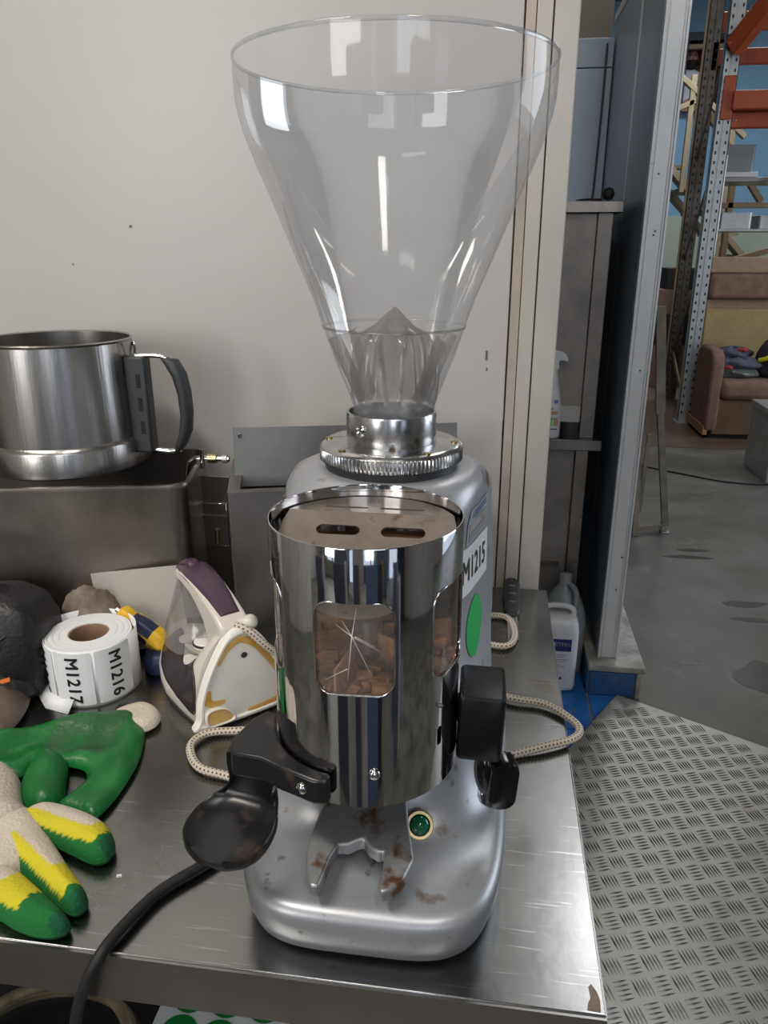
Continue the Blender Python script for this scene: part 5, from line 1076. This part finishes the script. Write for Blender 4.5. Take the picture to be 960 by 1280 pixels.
clump('folded_jacket', (1.885, 5.56, 0.565), (0.13, 0.11, 0.05), M['jacket'], 'grey-blue crumpled jacket, topmost of the sofa pile', 'jacket', 7)
clump('red_cloth', (1.93, 5.49, 0.618), (0.035, 0.03, 0.018), M['red'], 'small red cloth on top of the sofa pile', 'cloth', 3); clump('red_cloth', (1.815, 5.365, 0.505), (0.03, 0.02, 0.016), M['red'], 'small red cloth at the front of the sofa pile', 'cloth', 5)
clump('pink_cloth', (1.765, 5.50, 0.585), (0.022, 0.02, 0.018), mat('pink_cloth', (0.6, 0.2, 0.24), .8), 'small pink and white cloth at the left of the sofa pile', 'cloth', 6)
clump('paper_wad', (1.765, 5.49, 0.612), (0.020, 0.016, 0.013), M['white_paper'], 'white paper wad at the left end of the sofa pile', 'paper', 8)
bp_ = empty('backpack', (2.14, 5.52, 0.435)); tag(bp_, 'black bag with a fluorescent yellow strap at the right edge of the sofa', 'bag')
bb_ = clump('body', (0.04, 0, 0), (0.15, 0.14, 0.17), M['jacket2'], None, None, 9); bb_.parent = bp_; bb_.location = (0.04, 0, 0)
tube('strap', [(-0.10, -0.09, 0.13), (-0.06, -0.125, 0.15), (0.0, -0.14, 0.20), (0.05, -0.13, 0.24)], 0.016, M['hivis'], bp_, 10)
# ---------------------------------------------------------------- pallet rack
rk = empty('pallet_rack', (1.65, 5.78, 0)); tag(rk, 'tall pallet rack with perforated galvanised uprights and orange beams', 'rack')
def upright(x, y, w_, m, name='upright', h=4.0, holes=True, flip=1):
    b = B(); b.box(x - w_ / 2, x + w_ / 2, y, y + 0.004, 0.012, h); b.box(x - w_ / 2, x - w_ / 2 + 0.004, y, y + 0.07, 0.012, h); b.box(x + w_ / 2 - 0.004, x + w_ / 2, y, y + 0.07, 0.012, h)
    b.box(x - 0.004, x + 0.004, y - 0.006, y, 0.012, h)
    u = b.build(name, m, rk)
    if holes:
        hb_ = B(); z = 0.08
        while z < 3.0:
            for sx in (-1, 1): hb_.box(x + sx * w_ * 0.29 - 0.006, x + sx * w_ * 0.29 + 0.006, y - 0.0008, y + 0.001, z, z + 0.022)
            z += 0.066
        ho_ = hb_.build('hole', M['dark'], u); ho_['kind'] = 'stuff'
    B().box(x - 0.07, x + 0.07, y - 0.04, y + 0.1, 0.004, 0.014).build('foot_plate', m, u)
    return u
upright(0.0, 0.0, 0.105, M['galv']); upright(0.085, 1.0, 0.11, M['galv_dark'])
B().box(0.006, 0.022, 0.993, 1.0, 0.02, 4.0).build('edge_strip', M['wood'], rk)
for z0, z1 in ((0.45, 1.25), (1.25, 2.0), (2.05, 2.9), (0.45, -0.0 + 0.02 + 0.1)):
    B().bar((0.0, 0.05, z1), (0.07, 1.02, z0), 0.012, 0.04).build('brace', M['galv_dark'] if z1 > 1 else M['wood'], rk)
def beam(x0, x1, y, z0, z1, m='orange', dy=0.05):
    B().box(x0, x1, y, y + dy, z0, z1).build('beam', M[m], rk, bevel=0.012, seg=3)
beam(0.03, 3.0, -0.06, 2.275, 2.40, dy=0.12); beam(0.03, 3.0, 0.02, 2.165, 2.275)
B().box(-0.035, 0.045, -0.02, -0.008, 2.22, 2.50).build('beam_connector', M['orange'], rk, bevel=0.004)
beam(0.09, 3.0, 1.02, 2.76, 2.88); beam(0.09, 3.0, 1.02, 3.0, 3.14)
B().box(0.09, 0.13, 1.0, 1.02, 2.72, 2.92).build('beam_connector', M['orange'], rk)
B().box(-0.06, 0.06, -0.03, -0.008, 2.67, 2.75).build('dark_bracket', M['rubber'], rk)
B().bar((-0.01, -0.03, 2.66), (0.55, -0.9, 3.55), 0.09, 0.13).build('beam', M['orange'], rk, bevel=0.01)
# steel tray trolley behind the sofa
tt = empty('tray_trolley', (1.88, 6.40, 0)); tag(tt, 'grey steel tray rack behind the sofa, beside the pallet rack', 'trolley')
for x in (0.0, 0.95):
    for y in (0.0, 0.45): B().cyl((x - 0.02, y, 0.0), (x - 0.02, y, 2.05), 0.014, 12).build('post', M['galv'], tt, smooth=40)
for z, h_ in ((1.85, 0.035), (1.475, 0.022), (0.6, 0.03)):
    B().box(-0.03, 0.96, -0.01, 0.46, z, z + h_).build('shelf', M['galv'] if z < 1.8 else M['steel_dull'], tt, bevel=0.004)
wt = B().box(-0.0, 0.26, -0.0, 0.35, 0, 0.04).build('white_tray', M['canister'], None, loc=(1.86, 6.40, 1.886), bevel=0.006); tag(wt, 'shallow white tray under the clear box on the tray rack', 'tray')
pbx = empty('clear_box', (1.95, 6.56, 1.927)); tag(pbx, 'clear plastic storage box standing on the white tray', 'box'); pbo = open_box('box', 0.27, 0.28, 0.20, 0.02, 0.003, M['milky'], pbx, 0.006)
spn = empty('steel_tray', (2.01, 6.58, 1.4975)); tag(spn, 'shallow steel pan full of small parts on the tray rack shelf', 'tray')
open_box('tray', 0.25, 0.3, 0.125, 0.02, 0.003, M['galv'], spn, 0.006)
rnd = random.Random(5); jb = B()
for i in range(40):
    p = Vector((rnd.uniform(-.1, .1), rnd.uniform(-.12, .12), rnd.uniform(.02, .10))); d = Vector((rnd.uniform(-1, 1), rnd.uniform(-1, 1), rnd.uniform(0, .9))).normalized() * 0.04; jb.bar(p, p + d, 0.006, 0.006)
j_ = jb.build('small_parts', M['alu_clean'], spn); j_['kind'] = 'stuff'
spn2 = empty('steel_tray', (2.33, 6.58, 1.4975)); tag(spn2, 'shallow steel pan at the right edge of the tray rack shelf', 'tray'); open_box('tray', 0.28, 0.3, 0.10, 0.02, 0.003, M['galv'], spn2, 0.006)
# wooden bits between the shelves: crossed frames further back
wfm = empty('timber_trestle', (2.35, 7.4, 0)); tag(wfm, 'beige wooden trestle with crossed braces behind the tray rack', 'trestle')
for p0, p1 in (((-0.15, 0, 0.0), (-0.15, 0, 2.1)), ((0.32, 0, 0.0), (0.32, 0, 2.5)), ((-0.45, 0.0, 2.5), (0.12, 0, 1.75)), ((-0.45, 0, 1.72), (0.32, 0, 1.72)), ((-0.2, 0, 1.2), (0.35, 0, 1.35))):
    B().bar(p0, p1, 0.05, 0.07, up=(0, 1, 0)).build('board', M['wood'], wfm, bevel=0.003)
bn = clump('dark_bundle', (2.35, 7.15, 0.0), (0.28, 0.2, 0.62), M['card2'], 'dark cloth bundle behind the sofa back', 'bundle', 4)
# ---------------------------------------------------------------- beige staircase
sc_ = empty('wooden_staircase', (2.0, 8.5, 0)); tag(sc_, 'beige painted wooden staircase with railing rising to the upper office', 'staircase')
for p0, p1, a, b_ in (((-0.35, 0, 3.15), (0.55, 0, 2.42), 0.05, 0.07), ((-0.35, 0.0, 2.62), (0.12, 0, 2.80), 0.05, 0.06), ((-0.02, 0, 3.0), (-0.02, 0, 1.9), 0.05, 0.06), ((0.10, 0.05, 2.95), (0.10, 0.05, 1.7), 0.04, 0.05), ((0.42, 0, 2.55), (0.42, 0, 1.2), 0.05, 0.06)):
    B().bar(p0, p1, a, b_, up=(0, 1, 0)).build('railing_bar', M['stairs'], sc_, bevel=0.004)
B().bar((-0.45, 0.1, 2.45), (1.3, 0.1, 0.65), 0.06, 0.22, up=(0, 1, 0)).build('stringer', M['stairs'], sc_, bevel=0.004); B().bar((-0.45, 0.9, 2.45), (1.3, 0.9, 0.65), 0.06, 0.22, up=(0, 1, 0)).build('stringer', M['stairs'], sc_, bevel=0.004)
for k in range(8):
    t = (k + 0.5) / 8; B().box(-0.45 + 1.75 * t - 0.12, -0.45 + 1.75 * t + 0.12, 0.1, 0.9, 2.45 - 1.8 * t + 0.03, 2.45 - 1.8 * t + 0.06).build('tread', M['stairs'], sc_)
B().box(-0.9, -0.45, 0.1, 0.9, 2.40, 2.47).build('landing', M['stairs'], sc_)
for y in (0.13, 0.87): B().box(-0.50, -0.43, y - 0.035, y + 0.035, 0.0, 2.40).build('landing_post', M['stairs'], sc_)
for y in (0.13, 0.87): B().box(1.18, 1.25, y - 0.035, y + 0.035, 0.0, 0.80).build('foot_post', M['stairs'], sc_)
# stacked cartons in the corner
for i, (x, z, w_, h_, k, lab) in enumerate(((1.86, 0, 0.42, 0.42, 'card', 'brown carton at the bottom of the stack left of the rack'), (1.87, 0.42, 0.40, 0.30, 'card2', 'dark carton in the middle of the stack left of the rack'), (1.86, 0.72, 0.36, 0.24, 'card', 'pinkish carton near the top of the stack left of the rack'), (1.88, 0.96, 0.28, 0.20, 'card2', 'small dark carton on the very top of the stack left of the rack'))):
    c = empty('carton', (x, 7.7, z + 0.004)); tag(c, lab, 'carton', 'cartons stacked left of the rack')
    B().box(-w_ / 2, w_ / 2, -0.2, 0.2, 0, h_ - 0.004).build('box', M[k], c, bevel=0.006)
    B().box(-0.02, 0.02, -0.202, 0.202, 0.0, h_ - 0.002).build('tape', M['trim'] if k == 'card' else M['card'], c)
# ---------------------------------------------------------------- upper office window with the man
wn = struct(empty('window_1', (2.56, 10.50, 3.40)))
for x0, x1, z0, z1, k in ((-0.36, 0.30, 0.32, 0.41, 'navyframe'), (0.22, 0.30, -0.45, 0.32, 'navyframe'), (-0.36, -0.28, -0.45, 0.32, 'navyframe'), (-0.36, 0.30, -0.45, -0.38, 'wood')):
    B().box(x0, x1, -0.06, 0.08, z0, z1).build('frame', M[k], wn, bevel=0.004)
for x0, x1, z0, z1 in ((-0.28, 0.22, 0.24, 0.29), (0.16, 0.20, -0.38, 0.24)):
    B().box(x0, x1, -0.02, 0.07, z0, z1).build('inner_frame', M['galv_dark'] if z0 < 0 else M['stairs'], wn, bevel=0.003)
# opening behind the window: wall is cut, a shallow room with a brick back
bpy.data.objects.remove(bpy.data.objects['wall_far'], do_unlink=True)
for x0, x1, z0, z1 in ((-4.2, 2.24, 1.74, 4.3), (2.82, 6.2, 1.74, 4.3), (2.24, 2.82, 3.79, 4.3), (2.24, 2.82, 1.74, 2.98)):
    B().box(x0, x1, 10.6, 10.7, z0, z1).build('wall_far', M['blue_wall'])['kind'] = 'structure'
nk = B(); nk.box(2.0, 3.2, 11.1, 11.15, 2.7, 4.1); wfar = struct(nk.build('wall_office', M['sofa_d']))
for n_, bx_ in enumerate(((2.0, 3.2, 10.7, 11.1, 2.66, 2.70), (2.0, 3.2, 10.7, 11.1, 4.0, 4.05), (1.98, 2.02, 10.7, 11.1, 2.7, 4.0), (3.2, 3.24, 10.7, 11.1, 2.7, 4.0))):
    struct(B().box(*bx_).build(('floor_office', 'ceiling_office', 'wall_office_left', 'wall_office_right')[n_], M['sofa_d']))
bm_ = B().box(-0.045, 0.045, -0.01, 0.01, -0.014, 0.014).mesh('brick'); bm_.materials.append(M['brick'])
for r_ in range(9):
    for c_ in range(5):
        q = bpy.data.objects.new('brick', bm_); COL.objects.link(q); q.parent = wfar; q.location = (2.44 + c_ * 0.097 + (r_ % 2) * 0.045, 11.08, 3.42 + r_ * 0.034)
# the man
mn = empty('person', (2.395, 10.80, 2.89)); tag(mn, 'bearded person in a pale t-shirt and dark trousers sitting behind the upper window', 'person')
def skin_body():
    me = bpy.data.meshes.new('body')
    V = [((0, 0, 0.0), .17), ((0, 0, .15), .155), ((0, .0, .33), .165), ((0, .0, .45), .12), ((0, -.01, .52), .06), ((.17, 0, .42), .062), ((.25, -.06, .20), .05), ((.12, -.16, .10), .042), ((-.17, 0, .42), .062), ((-.25, -.06, .20), .05), ((-.12, -.16, .10), .042), ((.10, -.1, -.03), .09), ((.12, -.22, -.05), .075), ((-.10, -.1, -.03), .09), ((-.12, -.22, -.05), .075)]
    E_ = [(0, 1), (1, 2), (2, 3), (3, 4), (3, 5), (5, 6), (6, 7), (3, 8), (8, 9), (9, 10), (0, 11), (11, 12), (0, 13), (13, 14)]
    me.from_pydata([v[0] for v in V], E_, []); o = bpy.data.objects.new('body', me); COL.objects.link(o)
    sk = o.modifiers.new('k', 'SKIN'); o.modifiers.new('s', 'SUBSURF').levels = 1
    for i, v in enumerate(V): me.skin_vertices[0].data[i].radius = (v[1], v[1] * .8)
    me.skin_vertices[0].data[0].use_root = True
    bpy.context.view_layer.update(); m2 = bpy.data.meshes.new_from_object(o.evaluated_get(bpy.context.evaluated_depsgraph_get()))
    bpy.data.objects.remove(o, do_unlink=True); m2.name = 'body'
    for k in ('tshirt', 'skin', 'trousers'): m2.materials.append(M[k])
    for p in m2.polygons:
        c = p.center; p.use_smooth = True
        p.material_index = 2 if c.z < 0.055 and not (abs(c.x) > .1 and c.y < -.13 and c.z > 0.04) else (1 if (c.z > .50 or (c.z < .27 and (abs(c.x) > .19 or c.y < -.13))) else 0)
    return m2
K = 0.86
bo = bpy.data.objects.new('body', skin_body()); COL.objects.link(bo); bo.parent = mn; bo.scale = (K, K, K); bo.location = (0, 0, 0.14)
hr = []
for z, a, b_, y in ((-.115, .030, .035, -.01), (-.10, .050, .055, -.015), (-.06, .066, .078, -.008), (0, .074, .090, 0), (.05, .074, .092, .003), (.09, .058, .075, .005), (.112, .03, .04, .008), (.118, .008, .01, .008)):
    hr.append([(a * math.cos(t), y + b_ * math.sin(t), z) for t in [2 * PI * q / 28 for q in range(28)]])
hd2 = B().loft(hr).build('head', M['skin'], mn, loc=(0, -0.02, 0.14 + K * .66), smooth=70)
B().loft([[(0.8 * a * math.cos(t), -0.012 + b_ * math.sin(t), z) for t in [PI + PI * q / 14 for q in range(15)]] for z, a, b_ in ((-.14, .03, .04), (-.115, .062, .062), (-.07, .086, .088), (-.035, .094, .094))], True, True).build('beard', M['hair'], hd2, smooth=60)
B().loft([[(a * math.cos(t), 0.012 + b_ * math.sin(t), z) for t in [2 * PI * q / 24 for q in range(24)]] for z, a, b_ in ((.030, .080, .088), (.06, .083, .097), (.09, .070, .088), (.118, .045, .06), (.132, .01, .012))]).build('hair', M['hair'], hd2, smooth=60)
B().add([(-.012, -.088, -.03), (.012, -.088, -.03), (0, -.085, .02), (0, -.112, -.026)], [(0, 3, 2), (3, 1, 2), (0, 1, 3)]).build('nose', M['skin'], hd2)
for s_ in (-1, 1):
    B().lathe([(0, -.006), (.008, -.003), (.008, .003), (0, .006)], 10).build('eye', M['hair'], hd2, loc=(s_ * .028, -.085, .012), rot=(PI / 2, 0, 0))
    B().loft([[(s_ * (0.072 + .006 * k), .004 + .016 * math.cos(t), .026 * math.sin(t) - .005) for t in [2 * PI * q / 12 for q in range(12)]] for k in (0, 1)]).build('ear', M['skin'], hd2)
B().box(-.03, .03, -.003, .003, -.006, .006).build('shirt_print', M['greyp'], mn, loc=(-0.05, -0.125, 0.14 + K * .36), bevel=0.002)
cs_ = B().box(-0.3, 0.35, -0.1, 0.25, 0, 0.175).build('bench', M['sofa_d'], None, loc=(2.40, 10.82, 2.702), bevel=0.004)
tag(cs_, 'dark bench behind the upper window under the seated person', 'bench')
